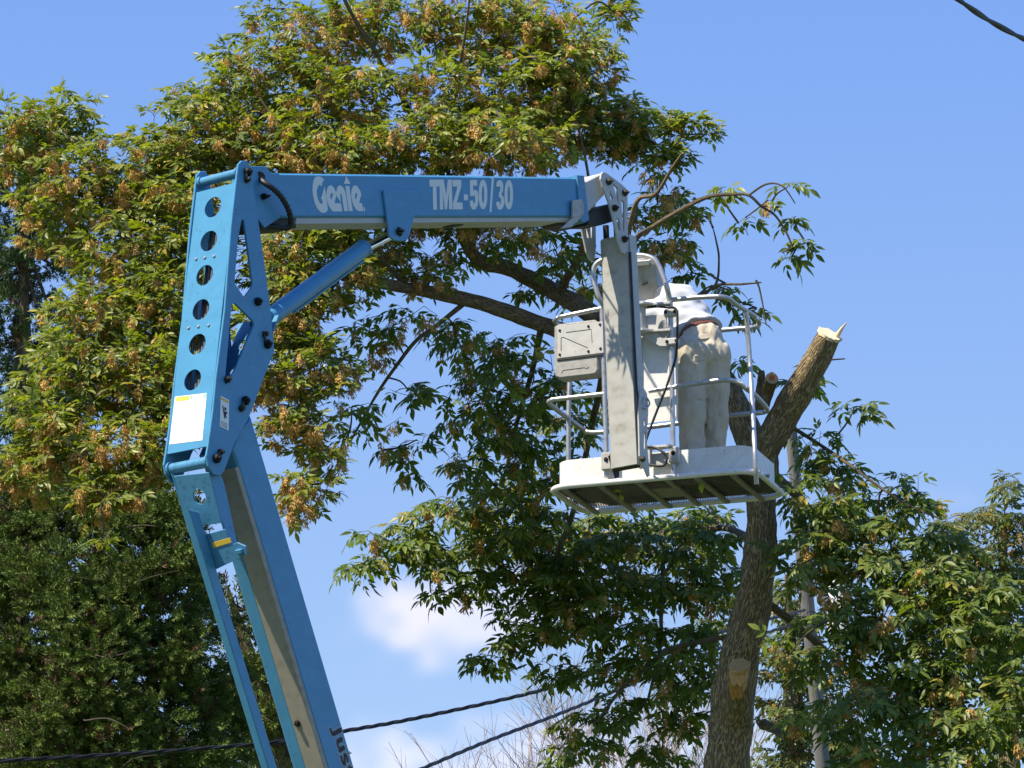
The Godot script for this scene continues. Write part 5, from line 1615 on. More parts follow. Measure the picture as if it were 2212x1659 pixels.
func build_basket(t: Node3D) -> void:
	var ph := deg_to_rad(19.5)
	var a := Vector3(cos(ph), 0, sin(ph))              # along the front, to the right
	var b := Vector3(sin(ph), 0, -cos(ph))             # away from the camera
	var O := at(1183, 1053, 24.45)                     # front left corner of the floor frame
	var La := 1.42
	var Wb := 0.75
	basket_o = O
	basket_a = a
	basket_b = b
	var Y := Vector3.UP
	var loop := func(ins: float, r: float, y: float) -> PackedVector3Array:
		var o := PackedVector3Array()
		for c in [[ins + r, ins + r, PI, 1.5 * PI], [La - ins - r, ins + r, 1.5 * PI, TAU], [La - ins - r, Wb - ins - r, 0.0, PI / 2], [ins + r, Wb - ins - r, PI / 2, PI]]:
			for i in 8:
				var g: float = lerpf(c[2], c[3], i / 7.0)
				o.append(O + a * (c[0] + cos(g) * r) + b * (c[1] + sin(g) * r) + Y * y)
		o.append(o[0])
		return o
	var m := MB.new()
	tube(m, loop.call(0.0, 0.14, 0.0), PackedFloat32Array([0.02]), 12, false)
	var basket := part("basket", m, M.toe, t)
	# floor: a thin grid of bars between the frame, cross bars below
	m = MB.new()
	var n := 116
	for i in n:
		var x := lerpf(0.03, La - 0.03, i / (n - 1.0))
		var edge := 0.03 + (0.11 if x < 0.1 or x > La - 0.1 else 0.0)
		bevbox(m, O + a * x + b * (Wb * 0.5) + Y * 0.006, (a * 0.93 + b * 0.36).normalized(), Y, (b * 0.93 - a * 0.36).normalized(), 0.0032, 0.004, Wb * 0.5 - edge - 0.02, 0.0008)
		bevbox(m, O + a * x + b * (Wb * 0.5) + Y * 0.017, (a * 0.93 - b * 0.36).normalized(), Y, (b * 0.93 + a * 0.36).normalized(), 0.0032, 0.004, Wb * 0.5 - edge - 0.02, 0.0008)
	part("floor_grating", m, M.grating, basket)
	for x: float in [0.10, 0.36, 0.62, 0.82, 1.02, 1.26]:
		m = MB.new()
		bevbox(m, O + a * x + b * (Wb * 0.5) - Y * 0.014, a, Y, b, 0.018, 0.012, Wb * 0.5 - 0.012, 0.004)
		part("floor_joist", m, M.joist, basket)
	m = MB.new()
	bevbox(m, O + a * 0.72 + b * (Wb * 0.5) - Y * 0.006, a, Y, b, 0.08, 0.004, 0.12, 0.001)
	part("floor_plate", m, M.joist, basket)
	# toe board
	m = MB.new()
	var l0: PackedVector3Array = loop.call(0.035, 0.13, 0.022)
	var l1: PackedVector3Array = loop.call(0.035, 0.13, 0.185)
	var k0: PackedVector3Array = loop.call(0.038, 0.127, 0.022)
	var k1: PackedVector3Array = loop.call(0.038, 0.127, 0.185)
	var cen := O + a * La * 0.5 + b * Wb * 0.5
	var nrm := PackedVector3Array()
	for c in 4:
		for i in 8:
			var g := PI + PI / 2 * c + PI / 2 * i / 7.0
			nrm.append(a * cos(g) + b * sin(g))
	nrm.append(nrm[0])
	for i in l0.size() - 1:
		m.tri_s(l0[i], l0[i + 1], l1[i + 1], nrm[i], nrm[i + 1], nrm[i + 1])
		m.tri_s(l0[i], l1[i + 1], l1[i], nrm[i], nrm[i + 1], nrm[i])
		m.tri_s(k0[i], k0[i + 1], k1[i + 1], -nrm[i], -nrm[i + 1], -nrm[i + 1])
		m.tri_s(k0[i], k1[i + 1], k1[i], -nrm[i], -nrm[i + 1], -nrm[i])
		m.quad(l1[i], l1[i + 1], k1[i + 1], k1[i], Y)
		m.quad(l0[i], l0[i + 1], k0[i + 1], k0[i], -Y)
	part("toe_board", m, M.toe, basket)
	# rails: points of the photograph laid on the basket's four upright faces
	var face := func(u: float, v: float, f: String) -> Vector3:
		match f:
			"f": return hit(u, v, O, -b)
			"b": return hit(u, v, O + b * Wb, -b)
			"l": return hit(u, v, O, a)
			"r": return hit(u, v, O + a * 1.22, (a * 0.66 - b * 0.235).normalized())      # the sides splay outwards behind the front bend
			"s": return hit(u, v, O + a * La, a)
			"p": return hit(u, v, O + b * 0.025, -b)
			"n": return hit(u, v, O - b * 0.04, -b)
		return Vector3.ZERO
	var rail := func(pts: Array, called: String, r: float) -> void:
		var p := []
		for q in pts:
			var w: Vector3 = face.call(float(q[0]), float(q[1]), q[2])
			p.append(w)
		var mm := MB.new()
		tube(mm, smooth(p, 6), PackedFloat32Array([r]), 12)
		part(called, mm, M.tube, basket)
	var floor_y := O.y
	var tr := 0.0165
	var YT := 1.115
	var YM := 0.555
	var corner := func(xa: float, xb: float, y: float) -> Vector3: return O + a * xa + b * xb + Y * y
	# top rail: left side, back, right side, front right
	rail.call([[1311, 664, "f"], [1262, 674, "f"], [1215, 684, "f"], [1202, 689, "f"], [1203, 699, "l"], [1250, 727, "l"], [1264, 735, "l"], [1283, 745, "b"], [1320, 741, "b"], [1420, 731, "b"], [1560, 713, "b"], [1620, 708, "b"], [1636, 704, "b"], [1640, 696, "r"], [1630, 683, "r"], [1606, 668, "r"], [1588, 656, "r"], [1574, 645, "r"], [1556, 641, "f"], [1538, 641, "f"], [1500, 643, "f"], [1449, 648, "f"]], "top_rail", tr)
	# hoop over the console
	rail.call([[1306, 664, "f"], [1293, 640, "n"], [1283, 605, "n"], [1282, 583, "n"], [1293, 566, "n"], [1320, 557, "n"], [1360, 552, "n"], [1388, 552, "n"], [1409, 558, "n"], [1422, 573, "n"], [1433, 598, "n"], [1441, 622, "n"], [1447, 650, "f"], [1448, 664, "f"]], "console_hoop", tr + 0.0015)
	# middle rail
	rail.call([[1304, 851, "f"], [1260, 856, "f"], [1205, 862, "f"], [1190, 865, "f"], [1188, 873, "l"], [1225, 902, "l"], [1258, 926, "l"], [1270, 933, "b"], [1303, 933, "b"], [1440, 918, "b"], [1567, 899, "b"], [1640, 892, "b"], [1654, 888, "b"], [1656, 881, "r"], [1634, 856, "r"], [1610, 838, "r"], [1598, 828, "r"], [1583, 822, "f"], [1560, 821, "f"], [1534, 824, "f"], [1450, 837, "f"], [1402, 845, "f"]], "mid_rail", tr)
	# posts
	rail.call([[1310, 1031, "f"], [1309, 950, "f"], [1306, 850, "f"], [1303, 750, "f"], [1300, 664, "f"]], "post", tr)
	rail.call([[1455, 1026, "f"], [1452, 850, "f"], [1448, 648, "f"]], "post", tr)
	rail.call([[1634, 1046, "s"], [1630, 965, "s"], [1621, 800, "r"], [1612, 672, "r"]], "post", tr)
	rail.call([[1229, 1084, "l"], [1228, 1000, "l"], [1228, 905, "l"], [1231, 800, "l"], [1234, 718, "l"]], "post", tr)
	rail.call([[1378, 1000, "p"], [1378, 880, "p"], [1378, 722, "p"]], "post", tr * 0.95)
	# silver sheet behind the posts
	var sheet := func(px: Array, f: String, back: float, mt: Material, called: String, th := 0.003, bev := 0.001) -> MeshInstance3D:
		var o := O + b * back
		var pp := PackedVector2Array()
		for q in px:
			var w := hit(q[0], q[1], o, -b) - o
			pp.append(Vector2(w.dot(a), w.y))
		var mm := MB.new()
		plate(mm, pp, [], o, a, Y, -th, 0.0, bev)       # a x Y points to the camera
		return part(called, mm, mt, basket)
	sheet.call([[1372, 712], [1464, 706], [1465, 900], [1460, 907], [1398, 915], [1376, 915]], "f", 0.045, M.toe, "back_sheet")
	# document box at the left
	var panel: MeshInstance3D = sheet.call([[1203, 705], [1302, 694], [1304, 762], [1205, 774]], "f", -0.022, M.silver, "box_cover", 0.005, 0.0015)
	var groove := func(px: Array, th: float) -> void:
		var mm := MB.new()
		var p := []
		for q in px:
			p.append(hit(q[0], q[1], O - b * 0.0225, -b))
		tube(mm, PackedVector3Array(p), PackedFloat32Array([th]), 5)
		part("pressed_line", mm, M.dark_steel, panel)
	groove.call([[1223, 718], [1277, 711], [1279, 740]], 0.0022)
	groove.call([[1212, 758], [1212, 730], [1216, 728], [1269, 751]], 0.0022)
	m = MB.new()
	for q in [[1209, 714], [1271, 705], [1209, 766], [1271, 759], [1296, 701], [1297, 753]]:
		hexbolt(m, hit(q[0], q[1], O - b * 0.022, -b), -b, 0.0065, 0.008)
	part("cover_bolt", m, M.bolt_dark, panel)
	sheet.call([[1203, 775], [1302, 763], [1302, 767], [1203, 779]], "f", -0.026, M.dark_steel, "hinge_strip", 0.012, 0.0015)
	m = MB.new()
	var bo := O - b * 0.018
	var bxp := PackedVector2Array()
	for q in [[1197, 706], [1206, 700], [1284, 690], [1290, 694], [1292, 798], [1288, 806], [1280, 809], [1209, 817], [1201, 814], [1197, 806]]:
		var w := hit(q[0], q[1], bo, -b) - bo
		bxp.append(Vector2(w.dot(a), w.y))
	plate(m, bxp, [], bo, a, Y, -0.12, 0.0, 0.009)
	part("document_box", m, M.box_plastic, basket)
	m = MB.new()
	var rim := []
	for q in [[1213, 806], [1216, 800], [1262, 794], [1268, 796], [1272, 792]]:
		rim.append(hit(q[0], q[1], bo - b * 0.0005, -b))
	tube(m, PackedVector3Array(rim), PackedFloat32Array([0.0022]), 5)
	part("box_seam", m, M.dark_steel, basket)
	# control console, its lid lip and catches
	m = MB.new()
	var co := hit(1388, 605, O - b * 0.03, -b)
	var cx := a
	var cy := (Y * 0.90 - b * 0.43).normalized()
	var cz := cx.cross(cy).normalized()
	var con := PackedVector2Array()
	for q in [[1350, 568], [1404, 562], [1411, 572], [1422, 622], [1416, 630], [1412, 646], [1350, 654]]:
		var w := hit(q[0], q[1], co, cz) - co
		con.append(Vector2(w.dot(cx), w.dot(cy)))
	plate(m, con, [], co, cx, cy, -0.16, 0.0, 0.006)
	var console := part("control_console", m, M.silver_worn, basket)
	m = MB.new()
	var lip := PackedVector2Array()
	for q in [[1348, 566], [1405, 561], [1401, 573], [1348, 578]]:
		var w := hit(q[0], q[1], co + cz * 0.03, cz) - co
		lip.append(Vector2(w.dot(cx), w.dot(cy)))
	plate(m, lip, [], co, cx, cy, 0.0, 0.03, 0.004)
	part("console_lip", m, M.silver, console)
	m = MB.new()
	for q in [[1365, 608, 1370, 626], [1387, 615, 1399, 611], [1362, 583, 1369, 586]]:
		rod(m, hit(q[0], q[1], co + cz * 0.012, cz), hit(q[2], q[3], co + cz * 0.012, cz), 0.007, 8)
	part("catch", m, M.bolt, console)
	# pivot casting between the jib and the post
	m = MB.new()
	var pc := hit(1379, 690, O - b * 0.04, -b)
	tube(m, PackedVector3Array([pc - Y * 0.085, pc + Y * 0.085]), PackedFloat32Array([0.052, 0.05]), 22)
	var cast := part("pivot_casting", m, M.silver, basket)
	var cp := func(px: Array, hls: Array, d0: float, th: float, called: String) -> void:
		var o := O + b * d0
		var pp := PackedVector2Array()
		for q in px:
			var w := hit(q[0], q[1], o, -b) - o
			pp.append(Vector2(w.dot(a), w.y))
		var hh := []
		for h in hls:
			var w := hit(h[0], h[1], o, -b) - o
			var e := PackedVector2Array()
			for i in 22:
				e.append(Vector2(w.dot(a), w.y) + Vector2(cos(TAU * i / 22) * h[2], sin(TAU * i / 22) * h[3]))
			hh.append(e)
		var mm := MB.new()
		plate(mm, pp, hh, o, a, Y, -th, 0.0, 0.003)
		part(called, mm, M.silver, cast)
	cp.call([[1391, 684], [1398, 681], [1440, 679], [1440, 748], [1425, 748], [1404, 736], [1391, 728]], [[1433, 711, 0.038, 0.062]], -0.035, 0.012, "web")
	# upper and lower flanges lie flat
	var flange := func(px: Array, y0: float, called: String) -> void:
		var o := pc + Y * y0
		var pp := PackedVector2Array()
		for q in px:
			pp.append(Vector2(q[0], q[1]))
		var mm := MB.new()
		plate(mm, pp, [], o, a, b, -0.008, 0.008, 0.002)
		part(called, mm, M.silver, cast)
	flange.call([[-0.07, -0.07], [0.06, -0.075], [0.11, -0.02], [0.22, -0.01], [0.22, 0.05], [-0.07, 0.06]], 0.092, "flange")
	flange.call([[-0.07, -0.07], [0.05, -0.075], [0.11, -0.02], [0.22, -0.01], [0.22, 0.05], [-0.07, 0.06]], -0.092, "flange")
	for q in [[1450, 676], [1453, 739]]:
		m = MB.new()
		var c := hit(q[0], q[1], O - b * 0.012, -b)
		bevbox(m, c, a, Y, b, 0.045, 0.024, 0.026, 0.008)
		part("post_clamp", m, M.silver, cast)
		m = MB.new()
		for sx: float in [-0.032, 0.032]:
			hexbolt(m, c + a * sx - b * 0.026, -b, 0.008, 0.01)
		part("clamp_bolt", m, M.bolt_dark, cast)
	# lower mount: clamps on both posts, slotted plates beside the jib's end, frame
	for q in [[1312, 998, 0.036, 0.06], [1457, 984, 0.032, 0.055]]:
		m = MB.new()
		var c := hit(q[0], q[1], O - b * 0.012, -b)
		bevbox(m, c, a, Y, b, q[2], q[3], 0.03, 0.008)
		part("post_clamp", m, M.silver_worn, basket)
		m = MB.new()
		hexbolt(m, c - b * 0.03 + Y * 0.01, -b, 0.011, 0.012)
		part("clamp_bolt", m, M.bolt_dark, basket)
	m = MB.new()
	var no := bp(1392, 950, -0.005)
	bplate(m, [[1384, 846], [1391, 838], [1398, 850], [1401, 880], [1398, 960], [1402, 1000], [1404, 1028], [1400, 1031], [1388, 1000], [1382, 985], [1380, 900]], [[[1388, 905], [1394, 905], [1394, 919], [1388, 919]], [[1391, 938], [1395, 932], [1394, 972], [1389, 965]]], 0.012, 0.0, 0.002)
	var mount := part("mount_plate", m, M.silver, basket)
	m = MB.new()
	bplate(m, [[1316, 985], [1322, 980], [1328, 1008], [1338, 1014], [1338, 1030], [1331, 1033], [1324, 1012]], [], -0.285, -0.297, 0.002)
	part("mount_plate", m, M.dark_steel, mount)
	m = MB.new()
	pin_on(m, bp(1386, 992, 0.012), BN, 0.018)
	part("pin", m, M.bolt, mount)
	m = MB.new()
	var dr := []
	for q in [[1391, 872], [1392, 860], [1397, 859], [1403, 870], [1401, 877], [1396, 882], [1390, 880]]:
		dr.append(bp(q[0], q[1], 0.025))
	tube(m, smooth(dr, 5), PackedFloat32Array([0.006]), 8)
	part("ring", m, M.tube, mount)
	m = MB.new()
	var fr := hit(1425, 984, O - b * 0.02, -b)
	bevbox(m, fr + Y * 0.055, a, Y, b, 0.09, 0.008, 0.03, 0.002)
	bevbox(m, fr - a * 0.068, a, Y, b, 0.010, 0.07, 0.025, 0.002)
	bevbox(m, fr - Y * 0.02 + b * 0.02, a, Y, b, 0.085, 0.04, 0.004, 0.001)
	part("mount_frame", m, M.silver, basket)
	# hanging black control cable with its loop
	m = MB.new()
	var kp := []
	for q in [[1398, 662, 0.03], [1420, 662, 0.045], [1444, 664, 0.06], [1458, 666, 0.05], [1463, 680, 0.05], [1463, 720, 0.05], [1460, 770, 0.055], [1448, 810, 0.06], [1436, 845, 0.06], [1418, 890, 0.05], [1401, 935, 0.05], [1392, 965, 0.05], [1390, 985, 0.055], [1397, 1000, 0.07], [1415, 1006, 0.08], [1434, 1005, 0.08], [1440, 994, 0.08], [1436, 982, 0.07], [1424, 971, 0.06], [1406, 965, 0.05], [1396, 966, 0.045]]:
		kp.append(hit(q[0], q[1], O - b * q[2], -b))
	tube(m, smooth(kp, 6), PackedFloat32Array([0.0085]), 9)
	part("control_cable", m, M.cable, basket)
	# a leaf or two caught in the floor
	m = MB.new()
	leaflet(m, hit(1325, 1062, O - Y * 0.02, Y), a, (Y - b * 1.2).normalized(), 0.06, 0.045, 0.2)
	leaflet(m, hit(1340, 1068, O - Y * 0.02, Y), (a * 0.4 - Y).normalized(), (-b + a * 0.3).normalized(), 0.05, 0.035, 0.2)
	leaflet(m, hit(1516, 1042, O - Y * 0.02, Y), (-Y - a * 0.1).normalized(), (-b - a * 0.3).normalized(), 0.075, 0.05, 0.2)
	var lm := mat(lin(0.28, 0.33, 0.03), 0.6)
	lm.backlight_enabled = true
	lm.backlight = lin(0.16, 0.2, 0.02)
	var caught := put("fallen_leaves", m.mesh(), lm, self)
	tag(caught, "few yellow-green leaves caught under the basket floor", "leaves", "", "stuff")

var basket_o := Vector3.ZERO
var basket_a := Vector3.RIGHT
var basket_b := Vector3.FORWARD

func pin_on(m: MB, c: Vector3, ax: Vector3, r: float) -> void:
	tube(m, PackedVector3Array([c, c + ax * 0.018, c + ax * 0.024]), PackedFloat32Array([r, r, r * 0.7]), 14)

# ---------------------------------------------------------------- the man
var cap_a := PackedVector3Array()
var cap_b := PackedVector3Array()
var cap_ra := PackedFloat32Array()
var cap_rb := PackedFloat32Array()

func field(p: Vector3, k: float) -> float:
	var d := 1e3
	for i in cap_a.size():
		var a := cap_a[i]
		var ab := cap_b[i] - a
		var h := clampf((p - a).dot(ab) / maxf(ab.length_squared(), 1e-8), 0.0, 1.0)
		var q := p.distance_to(a + ab * h) - lerpf(cap_ra[i], cap_rb[i], h)
		var e := maxf(k - absf(d - q), 0.0) / k
		d = minf(d, q) - e * e * k * 0.25
	return d

# surface nets over the tapered capsules; folds displace the field as cloth creases do
func nets(m: MB, caps: Array, cell: float, k: float, folds: FastNoiseLite = null, amp := 0.0, clip = null, stretch := Vector3.ONE) -> void:
	cap_a.clear(); cap_b.clear(); cap_ra.clear(); cap_rb.clear()
	var box := AABB(caps[0][0], Vector3.ZERO)
	for c in caps:
		cap_a.append(c[0]); cap_b.append(c[1]); cap_ra.append(c[2]); cap_rb.append(c[3])
		for q in 2:
			var r: float = c[2 + q] + cell * 3.0 + k * 0.3
			box = box.merge(AABB(c[q] - Vector3.ONE * r, Vector3.ONE * r * 2.0))
	var nx := int(box.size.x / cell) + 2
	var ny := int(box.size.y / cell) + 2
	var nz := int(box.size.z / cell) + 2
	var val := PackedFloat32Array()
	val.resize(nx * ny * nz)
	var o := box.position
	# coarse first: far cells keep the coarse distance
	for z in nz:
		for y in ny:
			for x in nx:
				if (x & 3) == 0 or x == nx - 1:
					var p := o + Vector3(x, y, z) * cell
					val[x + nx * (y + ny * z)] = field(p, k)
	for z in nz:
		for y in ny:
			for x in nx:
				if (x & 3) != 0 and x != nx - 1:
					var base := nx * (y + ny * z)
					var left := val[base + (x & ~3)]
					if absf(left) > cell * 6.0:
						val[base + x] = left
					else:
						val[base + x] = field(o + Vector3(x, y, z) * cell, k)
	if folds:
		for i in val.size():
			if absf(val[i]) < cell * 4.0:
				var p := o + Vector3(i % nx, (i / nx) % ny, i / (nx * ny)) * cell
				val[i] += folds.get_noise_3dv((p - o) * stretch) * amp
	if clip != null:
		for i in val.size():
			if absf(val[i]) < cell * 4.0 or val[i] < 0.0:
				var p := o + Vector3(i % nx, (i / nx) % ny, i / (nx * ny)) * cell
				val[i] = maxf(val[i], clip.call(p))
	var vert := {}
	var sy := nx
	var sz := nx * ny
	for z in nz - 1:
		for y in ny - 1:
			for x in nx - 1:
				var i := x + sy * y + sz * z
				var c0 := val[i]
				var mask := 0
				var off := [i, i + 1, i + sy, i + 1 + sy, i + sz, i + 1 + sz, i + sy + sz, i + 1 + sy + sz]
				for j in 8:
					if val[off[j]] < 0.0:
						mask |= 1 << j
				if mask == 0 or mask == 255:
					continue
				var s := Vector3.ZERO
				var cnt := 0
				for e in [[0, 1], [2, 3], [4, 5], [6, 7], [0, 2], [1, 3], [4, 6], [5, 7], [0, 4], [1, 5], [2, 6], [3, 7]]:
					var va := val[off[e[0]]]
					var vb := val[off[e[1]]]
					if (va < 0.0) != (vb < 0.0):
						var f := va / (va - vb)
						var pa := Vector3(e[0] & 1, (e[0] >> 1) & 1, (e[0] >> 2) & 1)
						var pb := Vector3(e[1] & 1, (e[1] >> 1) & 1, (e[1] >> 2) & 1)
						s += pa.lerp(pb, f)
						cnt += 1
				vert[i] = o + (Vector3(x, y, z) + s / cnt) * cell
	var nrm := {}
	for i: int in vert:
		var x := i % nx
		var y := (i / nx) % ny
		var z := i / sz
		var g := Vector3.ZERO
		for dz in 2:
			for dy in 2:
				for dx in 2:
					var v := val[i + dx + dy * sy + dz * sz]
					g += Vector3(v if dx else -v, v if dy else -v, v if dz else -v)
		nrm[i] = g.normalized()
	for i: int in vert:
		var c0 := val[i] < 0.0
		for ax in 3:
			var st: int = [1, sy, sz][ax]
			if (val[i + st] < 0.0) == c0:
				continue
			var u: int = [sy, sz, 1][ax]
			var w: int = [sz, 1, sy][ax]
			if vert.has(i - u) and vert.has(i - w) and vert.has(i - u - w):
				var q := [i, i - u, i - u - w, i - w]
				m.tri_s(vert[q[0]], vert[q[1]], vert[q[2]], nrm[q[0]], nrm[q[1]], nrm[q[2]])
				m.tri_s(vert[q[0]], vert[q[2]], vert[q[3]], nrm[q[0]], nrm[q[2]], nrm[q[3]])

func build_person() -> void:
	# feet on the basket floor; R to the right of the picture, A away
	var o := hit(1520, 1036, basket_o + basket_b * 0.36, -basket_b)
	o = basket_o + basket_a * (o - basket_o).dot(basket_a) + basket_b * 0.36
	o.y = basket_o.y + 0.022
	var R := rt
	var A := Vector3(0, 0, -1)
	var P := func(x: float, y: float, z: float) -> Vector3: return o + R * x + Vector3.UP * y + A * z
	var t := thing("person", o, "man in grey T-shirt and khaki trousers, back turned, bending over in the basket", "person")
	var hipL: Vector3 = P.call(-0.085, 0.90, -0.02)
	var hipR: Vector3 = P.call(0.085, 0.905, 0.05)
	var kneeL: Vector3 = P.call(-0.075, 0.48, -0.03)
	var kneeR: Vector3 = P.call(0.095, 0.48, 0.10)
	var ankL: Vector3 = P.call(-0.07, 0.08, 0.0)
	var ankR: Vector3 = P.call(0.06, 0.08, 0.16)
	var waist: Vector3 = P.call(-0.005, 1.045, 0.06)
	var chest: Vector3 = P.call(-0.155, 1.30, 0.27)
	var neck: Vector3 = P.call(-0.24, 1.33, 0.47)
	var head: Vector3 = P.call(-0.30, 1.22, 0.59)
	var shL: Vector3 = P.call(-0.315, 1.235, 0.25)
	var shR: Vector3 = P.call(-0.05, 1.27, 0.46)
	var elL: Vector3 = P.call(-0.32, 0.98, 0.33)
	var elR: Vector3 = P.call(0.10, 1.06, 0.50)
	var wrL: Vector3 = P.call(-0.22, 0.86, 0.50)
	var wrR: Vector3 = P.call(-0.06, 0.93, 0.62)
	# body: skin, one continuous surface
	var m := MB.new()
	nets(m, [[hipL, kneeL, 0.065, 0.05], [kneeL, ankL, 0.048, 0.04], [hipR, kneeR, 0.065, 0.05], [kneeR, ankR, 0.048, 0.04], [hipL, hipR, 0.075, 0.075], [waist, P.call(0, 0.95, 0.02), 0.085, 0.085], [waist, chest, 0.085, 0.11], [chest, neck, 0.11, 0.055], [shL, shR, 0.065, 0.065], [neck, head, 0.055, 0.06], [head, head + (A * 0.3 - Vector3.UP * 0.95).normalized() * 0.05, 0.092, 0.078],
		[shL, elL, 0.055, 0.042], [elL, wrL, 0.042, 0.028], [shR, elR, 0.055, 0.042], [elR, wrR, 0.042, 0.028]], 0.016, 0.04)
	for h in [[wrL, (wrL - elL).normalized(), 1.0], [wrR, (wrR - elR).normalized(), -1.0]]:
		hand(m, h[0], h[1], h[2])
	# face: nose, ears, eyes, mouth on the bent head
	var fdir := (A * 0.45 - Vector3.UP * 0.8 - R * 0.25).normalized()
	var fup := (A * 0.85 + Vector3.UP * 0.45).normalized()
	var fx := fup.cross(fdir).normalized()
	nets(m, [[head + fdir * 0.085, head + fdir * 0.108 - fup * 0.02, 0.010, 0.014], [head + fdir * 0.075 - fup * 0.055, head + fdir * 0.07 - fup * 0.06, 0.022, 0.02]], 0.006, 0.012)
	nets(m, [[head + fx * 0.086 + fup * 0.01, head + fx * 0.092 - fup * 0.03, 0.02, 0.013]], 0.006, 0.01)
	nets(m, [[head - fx * 0.086 + fup * 0.01, head - fx * 0.092 - fup * 0.03, 0.02, 0.013]], 0.006, 0.01)
	var body := part("body", m, M.skin, t)
	m = MB.new()
	for s: float in [-1.0, 1.0]:
		nets(m, [[head + fdir * 0.082 + fx * 0.032 * s + fup * 0.012, head + fdir * 0.083 + fx * 0.034 * s + fup * 0.012, 0.012, 0.012]], 0.005, 0.01)
	part("eyes", m, M.decal, body)
	m = MB.new()
	nets(m, [[head + fdir * 0.083 - fup * 0.048 - fx * 0.02, head + fdir * 0.083 - fup * 0.048 + fx * 0.02, 0.006, 0.006]], 0.004, 0.006)
	part("mouth", m, M.belt, body)
	m = MB.new()
	nets(m, [[head + fup * 0.035 - fdir * 0.02, head - fdir * 0.045 - fup * 0.02, 0.098, 0.088]], 0.012, 0.03)
	part("hair", m, M.hair, body)
	# trousers
	var fz := FastNoiseLite.new()
	fz.seed = 6
	fz.frequency = 8.0
	fz.fractal_octaves = 3
	m = MB.new()
	var top_n := (chest - waist).normalized()
	nets(m, [[hipL + Vector3.DOWN * 0.02, kneeL, 0.108, 0.085], [kneeL, ankL + Vector3.DOWN * 0.03, 0.085, 0.082], [hipR + Vector3.DOWN * 0.02, kneeR, 0.104, 0.08], [kneeR, ankR + Vector3.DOWN * 0.03, 0.08, 0.076], [hipL, hipR, 0.112, 0.112], [P.call(-0.05, 0.98, 0.03), P.call(0.05, 0.98, 0.07), 0.108, 0.102], [waist + R * -0.045, waist + R * 0.045, 0.105, 0.10]], 0.0105, 0.03, fz, 0.017, func(p: Vector3) -> float: return maxf((p - waist).dot(top_n) - 0.012, o.y + 0.035 - p.y), Vector3(1.5, 0.75, 1.5))
	var tro := part("trousers", m, M.trousers, t)
	for q in [["pocket_flap", [1496, 767], [1532, 763], [1533, 778], [1497, 782]], ["pocket", [1498, 780], [1531, 776], [1527, 806], [1502, 808]], ["cargo_flap", [1490, 852], [1533, 848], [1533, 862], [1490, 866]], ["cargo_pocket", [1492, 864], [1531, 861], [1532, 925], [1494, 929]], ["waistband", [1480, 726], [1560, 717], [1561, 728], [1479, 738]], ["belt_loop", [1483, 708], [1490, 707], [1491, 730], [1484, 731]], ["belt_loop", [1546, 704], [1552, 704], [1554, 724], [1548, 724]]]:
		var b := MB.new()
		patch(b, q[1], q[2], q[3], q[4], 0.03, 0.004)
		part(q[0], b, M.trousers, tro)
	# belt
	m = MB.new()
	nets(m, [[waist + R * -0.045, waist + R * 0.045, 0.111, 0.106]], 0.008, 0.03, null, 0.0, func(p: Vector3) -> float: return absf((p - waist).dot(top_n) - 0.004) - 0.016)
	part("belt", m, M.belt, t)
	# shirt with short sleeves
	var sf := FastNoiseLite.new()
	sf.seed = 11
	sf.frequency = 3.6
	sf.fractal_octaves = 2
	m = MB.new()
	var low := waist + top_n * 0.03
	nets(m, [[waist + R * -0.05, waist + R * 0.05, 0.122, 0.118], [waist, chest, 0.13, 0.165], [waist + R * 0.05, shR - R * 0.03, 0.115, 0.10], [waist - R * 0.05, shL + R * 0.05, 0.115, 0.11], [chest, neck, 0.15, 0.08], [shL, shR, 0.092, 0.092], [shL, shL.lerp(elL, 0.62), 0.085, 0.085], [shR, shR.lerp(elR, 0.62), 0.085, 0.085]], 0.0105, 0.05, sf, 0.03, func(p: Vector3) -> float: return maxf(-(p - low).dot(top_n) - 0.01 * sin((p - low).dot(R) * 30.0), (p - neck).dot((head - neck).normalized()) - 0.01), Vector3(1.0, 1.9, 1.4))
	part("shirt", m, M.shirt, t)
	# boots
	for q in [[ankL, -0.1], [ankR, 0.15]]:
		m = MB.new()
		var f: Vector3 = (A + R * q[1]).normalized()
		var ak: Vector3 = q[0]
		nets(m, [[ak + Vector3.UP * 0.06, ak - Vector3.UP * 0.02, 0.052, 0.05], [ak - Vector3.UP * 0.035 - f * 0.03, ak - Vector3.UP * 0.045 + f * 0.14, 0.044, 0.034]], 0.01, 0.03, null, 0.0, func(p: Vector3) -> float: return o.y - p.y)
		part("boot", m, M.boot, t)

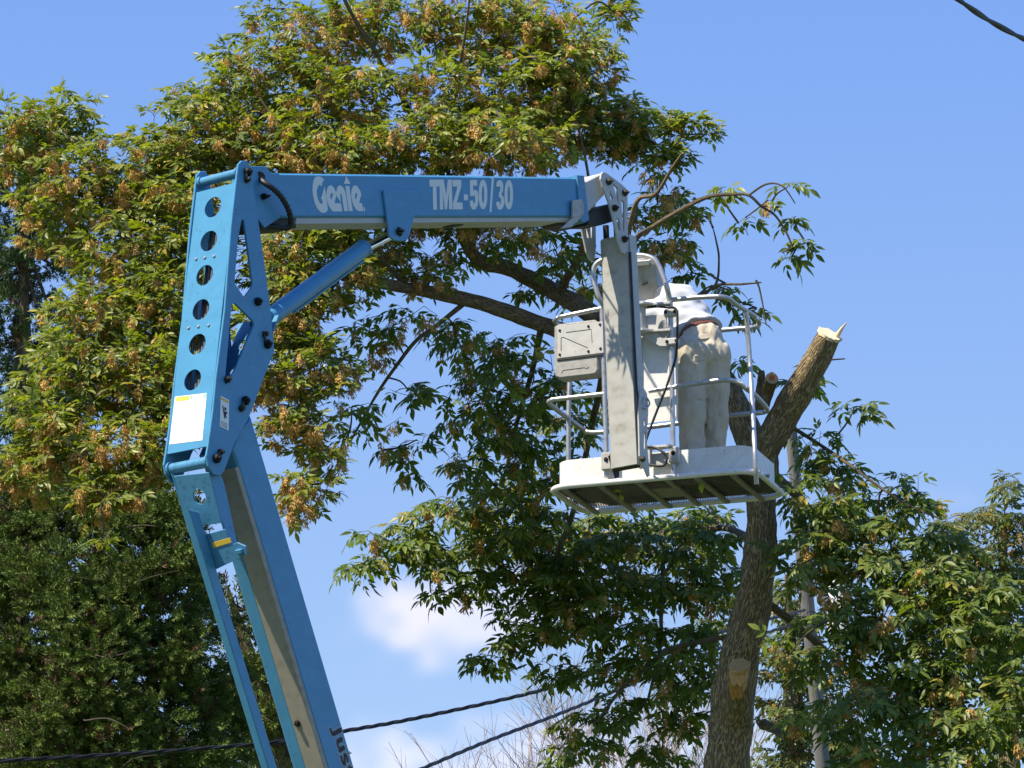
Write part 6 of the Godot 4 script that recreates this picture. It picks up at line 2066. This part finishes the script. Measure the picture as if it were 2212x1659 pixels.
func hand(m: MB, wr: Vector3, d: Vector3, side: float) -> void:
	var n := d.cross(Vector3.UP).normalized()
	var x := n.cross(d).normalized()
	var pw := wr + d * 0.085
	nets(m, [[wr - d * 0.01, wr + d * 0.03, 0.026, 0.026], [wr + d * 0.02 + x * 0.02, pw + x * 0.028, 0.02, 0.015], [wr + d * 0.02 - x * 0.02, pw - x * 0.028, 0.02, 0.015]], 0.006, 0.02)
	for i in 4:
		var b := pw + x * (0.03 - 0.02 * i) - d * 0.01
		var L: float = [0.07, 0.082, 0.078, 0.06][i]
		var k1 := b + d * L * 0.5 + n * side * 0.012
		var k2 := k1 + (d * 0.5 + n * side * 0.85).normalized() * L * 0.34
		var k3 := k2 + (n * side - d * 0.4).normalized() * L * 0.26
		nets(m, [[b, k1, 0.0095, 0.009], [k1, k2, 0.009, 0.0085], [k2, k3, 0.0085, 0.0075]], 0.0045, 0.006)
	var tb := wr + d * 0.025 + x * 0.032
	var t1 := tb + (d * 0.7 + x * 0.7).normalized() * 0.04
	nets(m, [[tb, t1, 0.0125, 0.0105], [t1, t1 + (d * 0.8 + n * side * 0.6).normalized() * 0.032, 0.0105, 0.009]], 0.0045, 0.006)

# a piece of cloth sewn on the last netted surface: points found by walking along the line of sight
func patch(m: MB, a: Array, b: Array, c: Array, d: Array, k: float, lift: float) -> void:
	var n := 8
	var pts: Array[Vector3] = []
	for j in n + 1:
		for i in n + 1:
			var x := float(i) / n
			var y := float(j) / n
			var u := lerpf(lerpf(a[0], b[0], x), lerpf(d[0], c[0], x), y)
			var v := lerpf(lerpf(a[1], b[1], x), lerpf(d[1], c[1], x), y)
			var r := ray(u, v).normalized()
			var t := 23.5
			for s in 60:
				var f := field(EYE + r * t, k)
				t += f
				if f < 0.0005:
					break
			var edge := lift if i > 0 and j > 0 and i < n and j < n else -0.012
			pts.append(EYE + r * (t - edge) if t < 26.0 else Vector3.INF)
	for j in n:
		for i in n:
			var q := j * (n + 1) + i
			if not (pts[q].is_finite() and pts[q + 1].is_finite() and pts[q + n + 1].is_finite() and pts[q + n + 2].is_finite()):
				continue
			var nn := (pts[q + 1] - pts[q]).cross(pts[q + n + 1] - pts[q]).normalized()
			nn = nn if nn.dot(fw) < 0.0 else -nn
			m.quad(pts[q], pts[q + 1], pts[q + n + 2], pts[q + n + 1], nn)
